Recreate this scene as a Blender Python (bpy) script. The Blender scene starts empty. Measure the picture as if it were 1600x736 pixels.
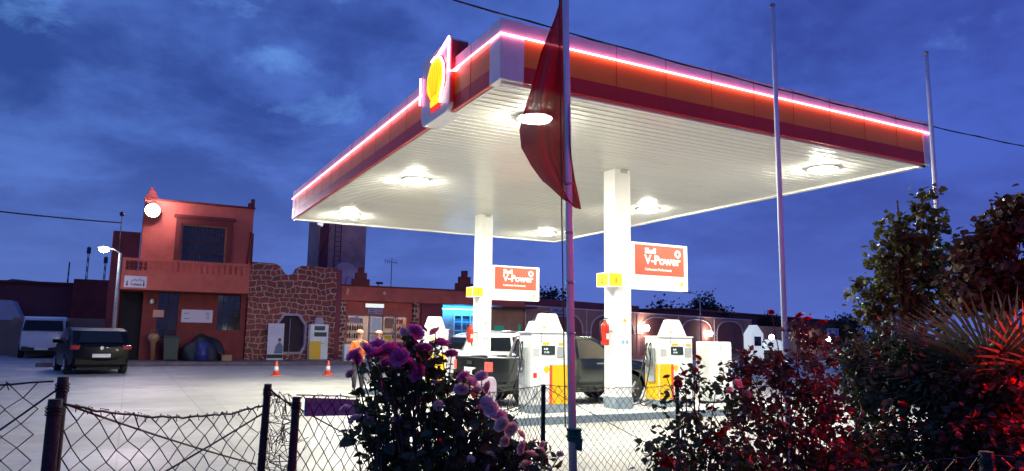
import bpy, bmesh, math, random
import numpy as np
from mathutils import Vector, Matrix, Euler
R = math.radians
S = bpy.context.scene
COL = S.collection
random.seed(7)
rng = np.random.default_rng(7)

# ------------------------------------------------------------------ camera
YAW, PITCH, ROLL, FPX, HCAM = 0.486, 0.139, 0.015, 1120.0, 1.68
fw = Vector((math.sin(YAW)*math.cos(PITCH), math.cos(YAW)*math.cos(PITCH), math.sin(PITCH)))
rt = Vector((math.cos(YAW), -math.sin(YAW), 0)); up = rt.cross(fw)
r2 = rt*math.cos(ROLL) + up*math.sin(ROLL); u2 = -rt*math.sin(ROLL) + up*math.cos(ROLL)
cd = bpy.data.cameras.new('camera'); cam = bpy.data.objects.new('camera', cd); COL.objects.link(cam)
cd.sensor_width = 36; cd.lens = FPX/1600*36; cd.clip_start = 0.05; cd.clip_end = 3000
mw = Matrix((( r2.x, u2.x, -fw.x, 0), (r2.y, u2.y, -fw.y, 0), (r2.z, u2.z, -fw.z, HCAM), (0, 0, 0, 1)))
cam.matrix_world = mw
S.camera = cam

# ------------------------------------------------------------------ world: dusk sky with broken cloud
W = bpy.data.worlds.new("World"); S.world = W; W.use_nodes = True
nt = W.node_tree; nt.nodes.clear()
N = nt.nodes.new; L = nt.links.new
def mathn(op, a, b=None, c=None, clamp=False):
    n = N('ShaderNodeMath'); n.operation = op; n.use_clamp = clamp
    for i, v in enumerate((a, b, c)):
        if v is None: continue
        if isinstance(v, (int, float)): n.inputs[i].default_value = v
        else: L(v, n.inputs[i])
    return n.outputs[0]
def ramp(fac, stops, interp='EASE'):
    n = N('ShaderNodeValToRGB'); n.color_ramp.interpolation = interp
    e = n.color_ramp.elements
    while len(e) < len(stops): e.new(0.5)
    for k, (p, c) in enumerate(stops):
        e[k].position = p; e[k].color = tuple(c)+(1,)
    L(fac, n.inputs[0]); return n.outputs[0]
def mixc(f, a, b, mode='MIX'):
    n = N('ShaderNodeMix'); n.data_type = 'RGBA'; n.blend_type = mode
    if isinstance(f, (int, float)): n.inputs[0].default_value = f
    else: L(f, n.inputs[0])
    for i, v in ((6, a), (7, b)):
        if isinstance(v, tuple): n.inputs[i].default_value = v+(1,)
        else: L(v, n.inputs[i])
    return n.outputs[2]
tc = N('ShaderNodeTexCoord'); sep = N('ShaderNodeSeparateXYZ'); L(tc.outputs['Generated'], sep.inputs[0])
sx, sy, sz = sep.outputs
den = mathn('ADD', mathn('MAXIMUM', sz, 0.0), 0.30)
comb = N('ShaderNodeCombineXYZ'); L(mathn('DIVIDE', sx, den), comb.inputs[0]); L(mathn('DIVIDE', sy, den), comb.inputs[1])
def noise(scale, detail, rough, dist, off=(0, 0, 0), stretch=(1, 1, 1)):
    mp = N('ShaderNodeMapping'); mp.inputs['Location'].default_value = off; mp.inputs['Scale'].default_value = stretch
    L(comb.outputs[0], mp.inputs[0]); n = N('ShaderNodeTexNoise'); L(mp.outputs[0], n.inputs['Vector'])
    n.inputs['Scale'].default_value = scale; n.inputs['Detail'].default_value = detail
    n.inputs['Roughness'].default_value = rough; n.inputs['Distortion'].default_value = dist
    return n.outputs['Fac']
big = noise(0.8, 6, 0.56, 0.2, (3.1, 1.7, 0))
mid = noise(2.4, 7, 0.60, 0.25, (0.3, 5.2, 0))
fine = noise(5.0, 6, 0.6, 0.3, (4.3, 0.2, 0))
cl = mathn('ADD', mathn('MULTIPLY', big, 0.42), mathn('ADD', mathn('MULTIPLY', mid, 0.40), mathn('MULTIPLY', fine, 0.18)))
# warmer (violet) blue towards the right of the view, cooler towards the left
side = mathn('ADD', mathn('MULTIPLY', sx, 0.62), mathn('MULTIPLY', sy, -0.33))
sidef = mathn('MULTIPLY_ADD', side, 0.85, 0.42, clamp=True)
deck = mixc(sidef, (0.022, 0.056, 0.235), (0.030, 0.046, 0.265))
mid_c = mixc(sidef, (0.070, 0.150, 0.47), (0.046, 0.080, 0.42))
lit_c = mixc(sidef, (0.13, 0.34, 0.72), (0.085, 0.14, 0.52))
f1 = ramp(cl, [(0.41, (0, 0, 0)), (0.59, (1, 1, 1))])
base = mixc(f1, deck, mid_c)
# breaks where the clear sky shows
def brk(az, el, ra, re, thr):
    a, e = R(az), R(el)
    d = Vector((math.sin(a)*math.cos(e), math.cos(a)*math.cos(e), math.sin(e)))
    r_ = Vector((math.cos(a), -math.sin(a), 0)); u_ = r_.cross(d)
    def dot(v):
        n = N('ShaderNodeVectorMath'); n.operation = 'DOT_PRODUCT'; L(tc.outputs['Generated'], n.inputs[0]); n.inputs[1].default_value = v
        return n.outputs['Value']
    q = mathn('ADD', mathn('POWER', mathn('DIVIDE', dot(r_), ra), 2), mathn('POWER', mathn('DIVIDE', dot(u_), re), 2))
    q = mathn('SUBTRACT', 1.0, q, clamp=True)
    front = mathn('GREATER_THAN', dot(d), 0)
    w = mathn('SUBTRACT', brkn, mathn('MULTIPLY_ADD', q, -0.34, thr))
    w = mathn('MULTIPLY', mathn('MULTIPLY', w, 4.4), front, clamp=True)
    return mathn('MULTIPLY', w, mathn('MULTIPLY', q, 3.0, clamp=True), clamp=True)
bm1 = noise(4.0, 8, 0.60, 0.4, (7.7, 2.1, 0)); brkn = mathn('ADD', mathn('MULTIPLY', bm1, 0.7), mathn('MULTIPLY', fine, 0.3))
B = None
for a in ((1, 30, .40, .15, .70), (13.0, 17.0, .16, .05, .76), (9, 20, .12, .04, .80), (-8, 21, .16, .06, .80), (-5, 25, .26, .08, .78), (64, 21, .2, .06, .80)):
    b = brk(*a); B = b if B is None else mathn('MAXIMUM', B, b)
col = mixc(B, base, lit_c)
hz = ramp(sz, [(0.0, (1, 1, 1)), (0.30, (0, 0, 0))])
hor = mixc(sidef, (0.095, 0.160, 0.46), (0.072, 0.108, 0.44))
col = mixc(mathn('MULTIPLY', hz, 0.75), col, hor)
sky = N('ShaderNodeTexSky'); sky.sky_type = 'NISHITA'; sky.sun_disc = False
sky.sun_elevation = R(-4); sky.sun_rotation = R(250)
col = mixc(1.0, col, mixc(1.0, sky.outputs[0], (0.05, 0.05, 0.05), 'MULTIPLY'), 'ADD')
bg = N('ShaderNodeBackground'); bg.inputs[1].default_value = 1.28; L(col, bg.inputs[0])
out = N('ShaderNodeOutputWorld'); L(bg.outputs[0], out.inputs[0])

# last of the daylight: a very weak, very soft sun below a clouded horizon
sl = bpy.data.lights.new('dusk_sun', 'SUN'); sl.energy = 0.02; sl.angle = R(20); sl.color = (1, .75, .7)
so = bpy.data.objects.new('dusk_sun', sl); COL.objects.link(so); so.rotation_euler = (R(80), 0, R(-70))

S.view_settings.view_transform = 'Standard'; S.view_settings.look = 'None'
S.view_settings.exposure = 0; S.view_settings.gamma = 1; S.view_settings.use_curve_mapping = False
S.render.engine = 'CYCLES'
cy = S.cycles
cy.use_denoising = True; cy.max_bounces = 7; cy.diffuse_bounces = 3; cy.glossy_bounces = 3; cy.transmission_bounces = 4; cy.transparent_max_bounces = 12
cy.sample_clamp_indirect = 6; cy.caustics_reflective = False; cy.caustics_refractive = False

# ------------------------------------------------------------------ materials
def pbsdf(name):
    m = bpy.data.materials.new(name); m.use_nodes = True
    return m, m.node_tree, m.node_tree.nodes['Principled BSDF']
def mk(name, c, rough=.6, metal=0, var=.18, scale=4, bump=0.0, bscale=None, spec=.5, coat=0, dirt=None, dscale=1.0, trans=0.0, stretch=(1, 1, 1)):
    m, t, p = pbsdf(name)
    p.inputs['Roughness'].default_value = rough; p.inputs['Metallic'].default_value = metal
    p.inputs['Specular IOR Level'].default_value = spec
    p.inputs['Coat Weight'].default_value = coat
    co = t.nodes.new('ShaderNodeTexCoord'); mp = t.nodes.new('ShaderNodeMapping'); mp.inputs['Scale'].default_value = stretch
    t.links.new(co.outputs['Object'], mp.inputs[0])
    n = t.nodes.new('ShaderNodeTexNoise'); n.inputs['Scale'].default_value = scale; n.inputs['Detail'].default_value = 6; n.inputs['Roughness'].default_value = .65
    t.links.new(mp.outputs[0], n.inputs['Vector'])
    r = t.nodes.new('ShaderNodeValToRGB'); r.color_ramp.elements[0].position = .3; r.color_ramp.elements[1].position = .7
    lo = [x*(1-var) for x in c]; hi = [min(1, x*(1+var)) for x in c]
    r.color_ramp.elements[0].color = (*lo, 1); r.color_ramp.elements[1].color = (*hi, 1)
    t.links.new(n.outputs['Fac'], r.inputs[0]); outc = r.outputs[0]
    if dirt:
        n2 = t.nodes.new('ShaderNodeTexNoise'); n2.inputs['Scale'].default_value = dscale; n2.inputs['Detail'].default_value = 8; n2.inputs['Roughness'].default_value = .7
        t.links.new(mp.outputs[0], n2.inputs['Vector'])
        r2_ = t.nodes.new('ShaderNodeValToRGB'); r2_.color_ramp.elements[0].position = .5; r2_.color_ramp.elements[1].position = .72
        t.links.new(n2.outputs['Fac'], r2_.inputs[0])
        mx = t.nodes.new('ShaderNodeMix'); mx.data_type = 'RGBA'; t.links.new(r2_.outputs[0], mx.inputs[0]); t.links.new(outc, mx.inputs[6]); mx.inputs[7].default_value = (*dirt, 1)
        outc = mx.outputs[2]
    t.links.new(outc, p.inputs['Base Color'])
    if bump:
        b = t.nodes.new('ShaderNodeBump'); b.inputs['Strength'].default_value = bump; b.inputs['Distance'].default_value = .02
        n3 = t.nodes.new('ShaderNodeTexNoise'); n3.inputs['Scale'].default_value = bscale or scale*8; n3.inputs['Detail'].default_value = 5
        t.links.new(mp.outputs[0], n3.inputs['Vector']); t.links.new(n3.outputs['Fac'], b.inputs['Height']); t.links.new(b.outputs[0], p.inputs['Normal'])
    if trans:
        tr = t.nodes.new('ShaderNodeBsdfTranslucent'); t.links.new(outc, tr.inputs[0]); ms = t.nodes.new('ShaderNodeMixShader'); ms.inputs[0].default_value = trans
        o = t.nodes['Material Output']; t.links.new(p.outputs[0], ms.inputs[1]); t.links.new(tr.outputs[0], ms.inputs[2]); t.links.new(ms.outputs[0], o.inputs[0])
    return m
def em(name, c, s, base=None):
    m, t, p = pbsdf(name); p.inputs['Base Color'].default_value = (*(base or c), 1)
    p.inputs['Emission Color'].default_value = (*c, 1); p.inputs['Emission Strength'].default_value = s; return m
def sheer(name, c, tr, alpha):
    m, t, p = pbsdf(name); p.inputs['Base Color'].default_value = (*c, 1); p.inputs['Roughness'].default_value = .85
    a = t.nodes.new('ShaderNodeBsdfTranslucent'); a.inputs[0].default_value = (*c, 1)
    b = t.nodes.new('ShaderNodeBsdfTransparent'); m1 = t.nodes.new('ShaderNodeMixShader'); m2 = t.nodes.new('ShaderNodeMixShader')
    m1.inputs[0].default_value = tr; m2.inputs[0].default_value = alpha; K = t.links.new
    K(p.outputs[0], m1.inputs[1]); K(a.outputs[0], m1.inputs[2]); K(m1.outputs[0], m2.inputs[1]); K(b.outputs[0], m2.inputs[2]); K(m2.outputs[0], t.nodes['Material Output'].inputs[0]); return m
def stone_mat(name, scale, stone=(.115, .016, .014), mortar=(.42, .24, .17), w=.055):
    m, t, p = pbsdf(name); K = t.links.new; A = t.nodes.new
    co = A('ShaderNodeTexCoord'); mp = A('ShaderNodeMapping'); mp.inputs['Scale'].default_value = (1, .05, 1.45); K(co.outputs['Object'], mp.inputs[0])
    ns = A('ShaderNodeTexNoise'); ns.inputs['Scale'].default_value = 2.5; ns.inputs['Detail'].default_value = 3; K(mp.outputs[0], ns.inputs['Vector'])
    sp = A('ShaderNodeSeparateXYZ'); K(co.outputs['Object'], sp.inputs[0]); cb = A('ShaderNodeCombineXYZ'); K(sp.outputs[0], cb.inputs[0]); K(sp.outputs[2], cb.inputs[1])
    def warp(vec, sc, amt, det=2):
        n = A('ShaderNodeTexNoise'); n.inputs['Scale'].default_value = sc; n.inputs['Detail'].default_value = det; K(cb.outputs[0], n.inputs['Vector'])
        a = A('ShaderNodeVectorMath'); a.operation = 'SUBTRACT'; K(n.outputs['Color'], a.inputs[0]); a.inputs[1].default_value = (.5, .5, .5)
        b = A('ShaderNodeVectorMath'); b.operation = 'MULTIPLY_ADD'; K(a.outputs[0], b.inputs[0]); b.inputs[1].default_value = (amt, amt*.8, 0); K(vec, b.inputs[2]); return b.outputs[0]
    vec = warp(warp(cb.outputs[0], .8, .75), 3.2, .22)
    br = A('ShaderNodeTexBrick'); K(vec, br.inputs['Vector']); br.inputs['Scale'].default_value = scale; br.inputs['Mortar Size'].default_value = w; br.inputs['Mortar Smooth'].default_value = .2
    br.inputs['Brick Width'].default_value = .62; br.inputs['Row Height'].default_value = .40; br.offset = .43; br.squash = .62; br.squash_frequency = 3; br.inputs['Bias'].default_value = 0
    br.inputs['Color1'].default_value = (*[x*.65 for x in stone], 1); br.inputs['Color2'].default_value = (*[x*1.3 for x in stone], 1); br.inputs['Mortar'].default_value = (*mortar, 1)
    K(br.outputs['Color'], p.inputs['Base Color'])
    b = A('ShaderNodeBump'); b.inputs['Strength'].default_value = .7; b.inputs['Distance'].default_value = .04; b.invert = True; K(br.outputs['Fac'], b.inputs['Height']); K(b.outputs[0], p.inputs['Normal'])
    p.inputs['Roughness'].default_value = .55; return m

M = {}
M['white'] = mk('painted_white_metal', (.80, .80, .77), .32, var=.04, dirt=(.55, .54, .5), dscale=.8)
M['soffit'] = mk('soffit_white_panel', (.82, .82, .77), .22, var=.05, scale=.7, stretch=(.25, 3, 1), dirt=(.74, .73, .67), dscale=.5, spec=.6)
M['groove'] = mk('soffit_seam', (.60, .59, .53), .5, var=.1)
M['fasc_w'] = mk('fascia_white', (.74, .72, .76), .35, var=.06)
M['fasc_o'] = mk('fascia_orange', (.88, .25, .006), .38, var=.08, scale=1)
M['fasc_r'] = mk('fascia_dark_red', (.55, .022, .006), .4, var=.08, scale=1)
M['column'] = mk('column_white', (.80, .80, .77), .4, var=.04)
M['shoe'] = mk('blue_grey_base_paint', (.20, .25, .30), .6, var=.2)
M['neon'] = em('pink_red_neon', (1, .20, .32), 15)
M['neon_w'] = em('white_neon', (1, .55, .55), 7)
M['lamp_can'] = em('canopy_lamp_lens', (1, .98, .79), 900)
M['pecten_y'] = em('emblem_yellow', (1, .62, .0), 1.35, (.9, .6, .02))
M['pecten_r'] = em('emblem_red', (1, .03, .02), .8, (.6, .02, .02))
M['sign_w'] = em('sign_face_white', (1, .97, .9), .34, (.8, .8, .76))
M['sign_r'] = em('sign_face_red', (1, .09, .03), .26, (.62, .06, .025))
M['sign_y'] = em('sign_face_yellow', (1, .62, 0), .42, (.85, .5, .01))
M['ink'] = mk('dark_ink', (.03, .03, .05), .6, var=.1)
M['blueink'] = mk('pale_blue_print', (.25, .42, .55), .6, var=.2)
M['greyprint'] = mk('grey_print', (.45, .45, .46), .6, var=.2)
M['yellow'] = mk('yellow_paint', (.86, .47, .006), .4, var=.05)
M['orange'] = mk('red_orange_paint', (.72, .09, .02), .45, var=.06)
M['red'] = mk('red_paint', (.55, .035, .02), .3, var=.1)
M['black'] = mk('black_rubber', (.012, .012, .013), .6, var=.2)
M['screen'] = mk('dark_display', (.03, .045, .045), .2, var=.2)
M['steel'] = mk('brushed_steel', (.45, .46, .48), .3, 1, var=.1)
M['grey'] = mk('grey_plastic', (.32, .35, .36), .5, var=.1)
M['concrete'] = mk('forecourt_concrete', (.43, .42, .40), .50, var=.10, scale=.35, bump=.25, bscale=30, dirt=(.34, .33, .33), dscale=.22, spec=.45)
def concrete():
    m, t, p = pbsdf('forecourt_concrete'); K = t.links.new; A = t.nodes.new
    co = A('ShaderNodeTexCoord'); p.inputs['Specular IOR Level'].default_value = .4
    def nz(sc, det, ro, st=(1, 1, 1)):
        mp = A('ShaderNodeMapping'); mp.inputs['Scale'].default_value = st; K(co.outputs['Object'], mp.inputs[0])
        n = A('ShaderNodeTexNoise'); n.inputs['Scale'].default_value = sc; n.inputs['Detail'].default_value = det; n.inputs['Roughness'].default_value = ro; K(mp.outputs[0], n.inputs['Vector']); return n.outputs['Fac']
    def rp(f, a, b, ca, cb):
        r = A('ShaderNodeValToRGB'); r.color_ramp.elements[0].position = a; r.color_ramp.elements[1].position = b; r.color_ramp.elements[0].color = (*ca, 1); r.color_ramp.elements[1].color = (*cb, 1); K(f, r.inputs[0]); return r.outputs[0]
    def mx(f, a, b, mode='MIX'):
        n = A('ShaderNodeMix'); n.data_type = 'RGBA'; n.blend_type = mode
        if isinstance(f, float): n.inputs[0].default_value = f
        else: K(f, n.inputs[0])
        K(a, n.inputs[6])
        if isinstance(b, tuple): n.inputs[7].default_value = (*b, 1)
        else: K(b, n.inputs[7])
        return n.outputs[2]
    c = rp(nz(.22, 7, .62), .3, .7, (.33, .32, .30), (.47, .455, .42))
    br = A('ShaderNodeTexBrick'); br.inputs['Scale'].default_value = .25; br.inputs['Mortar Size'].default_value = .004; br.inputs['Color1'].default_value = (.86, .86, .86, 1); br.inputs['Color2'].default_value = (1, 1, 1, 1); br.inputs['Mortar'].default_value = (.74, .73, .72, 1); br.offset = .0; K(co.outputs['Object'], br.inputs['Vector'])
    c = mx(1.0, c, br.outputs[0], 'MULTIPLY')
    c = mx(rp(nz(2.2, 9, .72), .52, .74, (0, 0, 0), (.75, .75, .75)), c, (.24, .23, .22))
    c = mx(rp(nz(.9, 4, .5), .66, .74, (0, 0, 0), (.8, .8, .8)), c, (.12, .115, .11))
    c = mx(rp(nz(1.0, 5, .6, (.12, 1.6, 1)), .60, .78, (0, 0, 0), (.45, .45, .45)), c, (.20, .19, .19))
    c = mx(rp(nz(38, 3, .6), .35, .65, (.0, .0, .0), (.22, .22, .22)), c, (.22, .22, .21))
    K(c, p.inputs['Base Color']); K(rp(nz(.5, 6, .6), .35, .7, (.34, .34, .34), (.72, .72, .72)), p.inputs['Roughness'])
    b = A('ShaderNodeBump'); b.inputs['Strength'].default_value = .25; b.inputs['Distance'].default_value = .01; K(nz(28, 6, .65), b.inputs['Height']); K(b.outputs[0], p.inputs['Normal'])
    return m
M['concrete'] = concrete()
M['island'] = mk('island_concrete', (.52, .52, .50), .7, var=.12, scale=2, bump=.3)
M['kerbpaint'] = mk('island_kerb_blue_grey', (.17, .22, .27), .6, var=.2, scale=3)
M['pave'] = mk('raised_pavement', (.16, .12, .13), .8, var=.3, scale=2, bump=.4)
M['dirt'] = mk('dry_earth', (.10, .075, .06), .95, var=.35, scale=.5, bump=.6, bscale=6)
M['joint'] = mk('joint_filler', (.30, .29, .28), .9, var=.2)
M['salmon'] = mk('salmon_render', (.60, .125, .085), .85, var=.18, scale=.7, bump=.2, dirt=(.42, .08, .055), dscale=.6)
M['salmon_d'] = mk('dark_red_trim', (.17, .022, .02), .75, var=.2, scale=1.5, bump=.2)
M['redwall'] = mk('darkened_brick_red_render', (.23, .038, .032), .85, var=.25, scale=.8, bump=.2, dirt=(.13, .022, .02), dscale=.7)  # brick red darkened to hold the shade under the balcony
M['purple'] = mk('maroon_render', (.26, .05, .06), .85, var=.2, scale=.8, bump=.2)
M['tower'] = mk('tower_render', (.66, .34, .30), .9, var=.2, scale=.6, bump=.2, dirt=(.28, .15, .17), dscale=.5)
M['brown'] = mk('brown_render', (.55, .27, .16), .9, var=.2, scale=.8, bump=.2)
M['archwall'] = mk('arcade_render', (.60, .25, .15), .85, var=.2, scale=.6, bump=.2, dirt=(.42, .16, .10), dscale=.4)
M['archwall_d'] = mk('arcade_infill_render', (.34, .11, .075), .9, var=.25, scale=.6)  # flat darker infill inside each arch, set just proud of the wall
M['niche'] = mk('niche_painted_dark', (.05, .028, .045), .9, var=.2)  # dark inside of the wall opening, put into the back panel's colour
M['tan'] = mk('tan_render', (.36, .22, .15), .9, var=.15, scale=.6)
M['farwall'] = mk('far_dark_wall', (.17, .055, .06), .95, var=.25, scale=.3)
M['trimline'] = mk('pale_moulding', (.82, .66, .58), .7, var=.1)
M['lilac'] = mk('lilac_moulding', (.42, .33, .42), .7, var=.1)
M['stone'] = stone_mat('crazy_stone_facing', 1.3, (.20, .013, .014), (.62, .36, .28), w=.026)
M['stone_s'] = stone_mat('pilaster_stone_facing', 1.6, (.16, .03, .02), (.60, .36, .24), .06)
M['dark'] = mk('painted_interior_dark', (.012, .008, .012), .9, var=.3)
M['glassd'] = mk('dark_window_glass', (.015, .017, .022), .06, var=.1, spec=.8)
M['grille'] = mk('window_grille_iron', (.05, .02, .025), .6, var=.2)
M['woodframe'] = mk('brown_frame_trim', (.30, .12, .06), .6, var=.2)
M['alu'] = mk('grey_aluminium', (.20, .20, .25), .4, .3, var=.1)
M['shopback'] = em('self_lit_shop_interior', (1, .8, .65), .09, (.3, .22, .2))  # interior walls given emission; the shop's light is put into their colour
M['shopglow'] = em('shop_tube_light', (1, .92, .8), 48)
M['lightbox'] = em('light_box_face', (.95, 1, .9), .75, (.8, .8, .8))
M['flood'] = em('flood_lamp_glass', (1, .82, .93), 330)
M['street'] = em('street_lamp_glass', (.93, .96, 1), 150)
M['globe'] = em('wall_lamp_globe', (1, .93, .95), 60)
M['bluelite'] = em('blue_tube', (.02, .38, 1), 110)
M['concrete_p'] = mk('concrete_post', (.30, .30, .34), .8, var=.2, scale=5)
M['carblack'] = mk('black_car_paint', (.003, .003, .004), .35, 0, var=.1, coat=.12, spec=.15)
M['pickblack'] = mk('dark_green_black_paint', (.008, .012, .011), .18, 0, var=.1, coat=.6, spec=.5)
M['carwhite'] = mk('white_car_paint', (.62, .62, .68), .25, 0, var=.04, coat=.6)
M['carlower'] = mk('unpainted_bumper', (.02, .02, .022), .6, var=.1)
M['carglass'] = mk('car_window_glass', (.008, .010, .010), .05, var=.1, spec=.4)
M['cabglass'] = mk('pickup_glass_painted_reflection', (.10, .085, .06), .08, var=.25, scale=2, spec=.6)  # brownish colour stands in for the reflections and cab interior in the glass
M['tyre'] = mk('tyre_rubber', (.014, .014, .014), .85, var=.2)
M['rim'] = mk('alloy_rim', (.45, .45, .47), .3, .9, var=.1)
M['plate'] = mk('number_plate_white', (.75, .75, .73), .4, var=.04)
M['taillit'] = em('lit_tail_lamp', (1, .07, .05), 2.2, (.5, .02, .02))
M['tailoff'] = mk('tail_lamp_red', (.28, .012, .01), .15, var=.1, coat=.8)
M['headl'] = em('head_lamp_reflector', (.95, 1, 1), .7, (.8, .8, .8))
M['skin'] = mk('skin', (.42, .22, .15), .6, var=.08)
M['hiorange'] = mk('orange_work_jacket', (.72, .15, .03), .8, var=.12, scale=6)
M['cream'] = mk('cream_cap_cloth', (.72, .36, .25), .8, var=.08)
M['trouser'] = mk('dark_trousers', (.035, .035, .05), .85, var=.2)
M['shirtred'] = mk('dark_red_uniform', (.20, .02, .03), .8, var=.15)
M['hair'] = mk('dark_hair', (.015, .01, .01), .6, var=.2)
M['cone'] = mk('cone_orange', (.85, .12, .05), .5, var=.05)
M['conew'] = mk('cone_reflective_white', (.85, .82, .8), .3, var=.03)
M['bin'] = mk('green_black_bin_plastic', (.03, .05, .045), .5, var=.2)
M['tarp'] = mk('black_tarpaulin', (.015, .015, .02), .5, var=.3, bump=.5, bscale=5)
M['barrel'] = mk('blue_barrel_plastic', (.02, .03, .16), .35, var=.1)
M['card'] = mk('cardboard', (.40, .22, .12), .8, var=.1)
M['banner'] = mk('white_banner_vinyl', (.66, .58, .68), .5, var=.06, scale=1)
M['bannerb'] = mk('blue_grey_print', (.13, .16, .25), .6, var=.2)
M['flag'] = sheer('thin_red_flag_cloth', (.28, .005, .020), .2, .022)
M['flagpole'] = mk('flagpole_grey_lilac_paint', (.66, .74, .82), .45, var=.12, scale=3)
M['greencloth'] = mk('green_cloth_strip', (.01, .11, .085), .85, var=.2)
M['wire'] = mk('weathered_fence_wire', (.05, .045, .045), .6, .6, var=.2)
M['fpost'] = mk('rusty_dark_fence_post', (.018, .017, .018), .85, var=.35, scale=14, bump=.6, bscale=40)
M['blueboard'] = mk('blue_violet_board', (.05, .12, .36), .6, var=.1, scale=2)
M['cable'] = mk('black_power_cable', (.01, .01, .012), .6, var=.1)
M['soil'] = mk('flower_bed_soil', (.035, .022, .016), .95, var=.4, scale=3, bump=.8)
M['rleaf'] = mk('rose_leaf', (.042, .065, .028), .42, var=.55, scale=9, trans=.22)
M['rleaf_r'] = mk('reddish_rose_leaf', (.085, .035, .025), .42, var=.55, scale=9, trans=.25)
M['tleaf'] = mk('maple_leaf_green', (.055, .068, .020), .5, var=.5, scale=4, trans=.3)
M['tleaf2'] = mk('dark_maple_leaf', (.055, .036, .020), .5, var=.5, scale=4, trans=.3)
M['farleaf'] = mk('far_tree_leaf', (.022, .026, .024), .8, var=.4, scale=.5)
M['stem'] = mk('woody_stem', (.045, .03, .022), .8, var=.3, scale=10)
M['bark'] = mk('grey_bark', (.07, .05, .04), .9, var=.3, scale=6, bump=.5)
M['petal'] = mk('magenta_petal', (.80, .17, .47), .6, var=.3, scale=16, trans=.42)
M['petal_p'] = mk('pale_pink_petal', (.85, .55, .62), .6, var=.2, scale=16, trans=.42)
M['petal_r'] = mk('deep_red_petal', (.42, .012, .012), .6, var=.3, scale=16, trans=.35)
M['petal_w'] = mk('blush_white_petal', (.80, .56, .50), .6, var=.15, scale=16, trans=.35)
M['palm'] = mk('palm_frond', (.14, .13, .06), .5, var=.35, scale=5, trans=.2)
M['tent'] = mk('pale_marquee_canvas', (.42, .42, .50), .8, var=.08)
M['mast'] = mk('mast_steel', (.06, .06, .09), .6, .3, var=.2)
M['hill'] = mk('distant_ridge', (.05, .065, .12), 1, var=.2, scale=.02)  # bluish tone carries the distance haze, put into the ridge colour
M['dish'] = mk('satellite_dish_grey', (.62, .46, .56), .6, var=.1)
M['greenlit'] = em('self_glowing_green', (.05, .5, .3), .22, (.05, .3, .2))  # emission put into green panel, post and poster, none of them lamps
M['litwin'] = em('lit_window', (1, .75, .65), 1.6)
M['kioskw'] = em('self_glowing_white', (.85, .95, .95), .55, (.7, .7, .7))  # emission makes kiosk shell and table cloth look bright; neither is a lamp
M['redlamp'] = em('red_lamp_glass', (1, .015, .02), 480)
M['carpet'] = mk('bottle_dark', (.05, .03, .05), .2, var=.5, scale=30)
M['bottle_y'] = mk('bottle_yellow', (.6, .35, .03), .3, var=.3)
M['bottle_r'] = mk('bottle_red', (.35, .06, .05), .3, var=.3)
M['bottle_b'] = mk('bottle_grey_blue', (.12, .14, .2), .3, var=.3)

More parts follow.
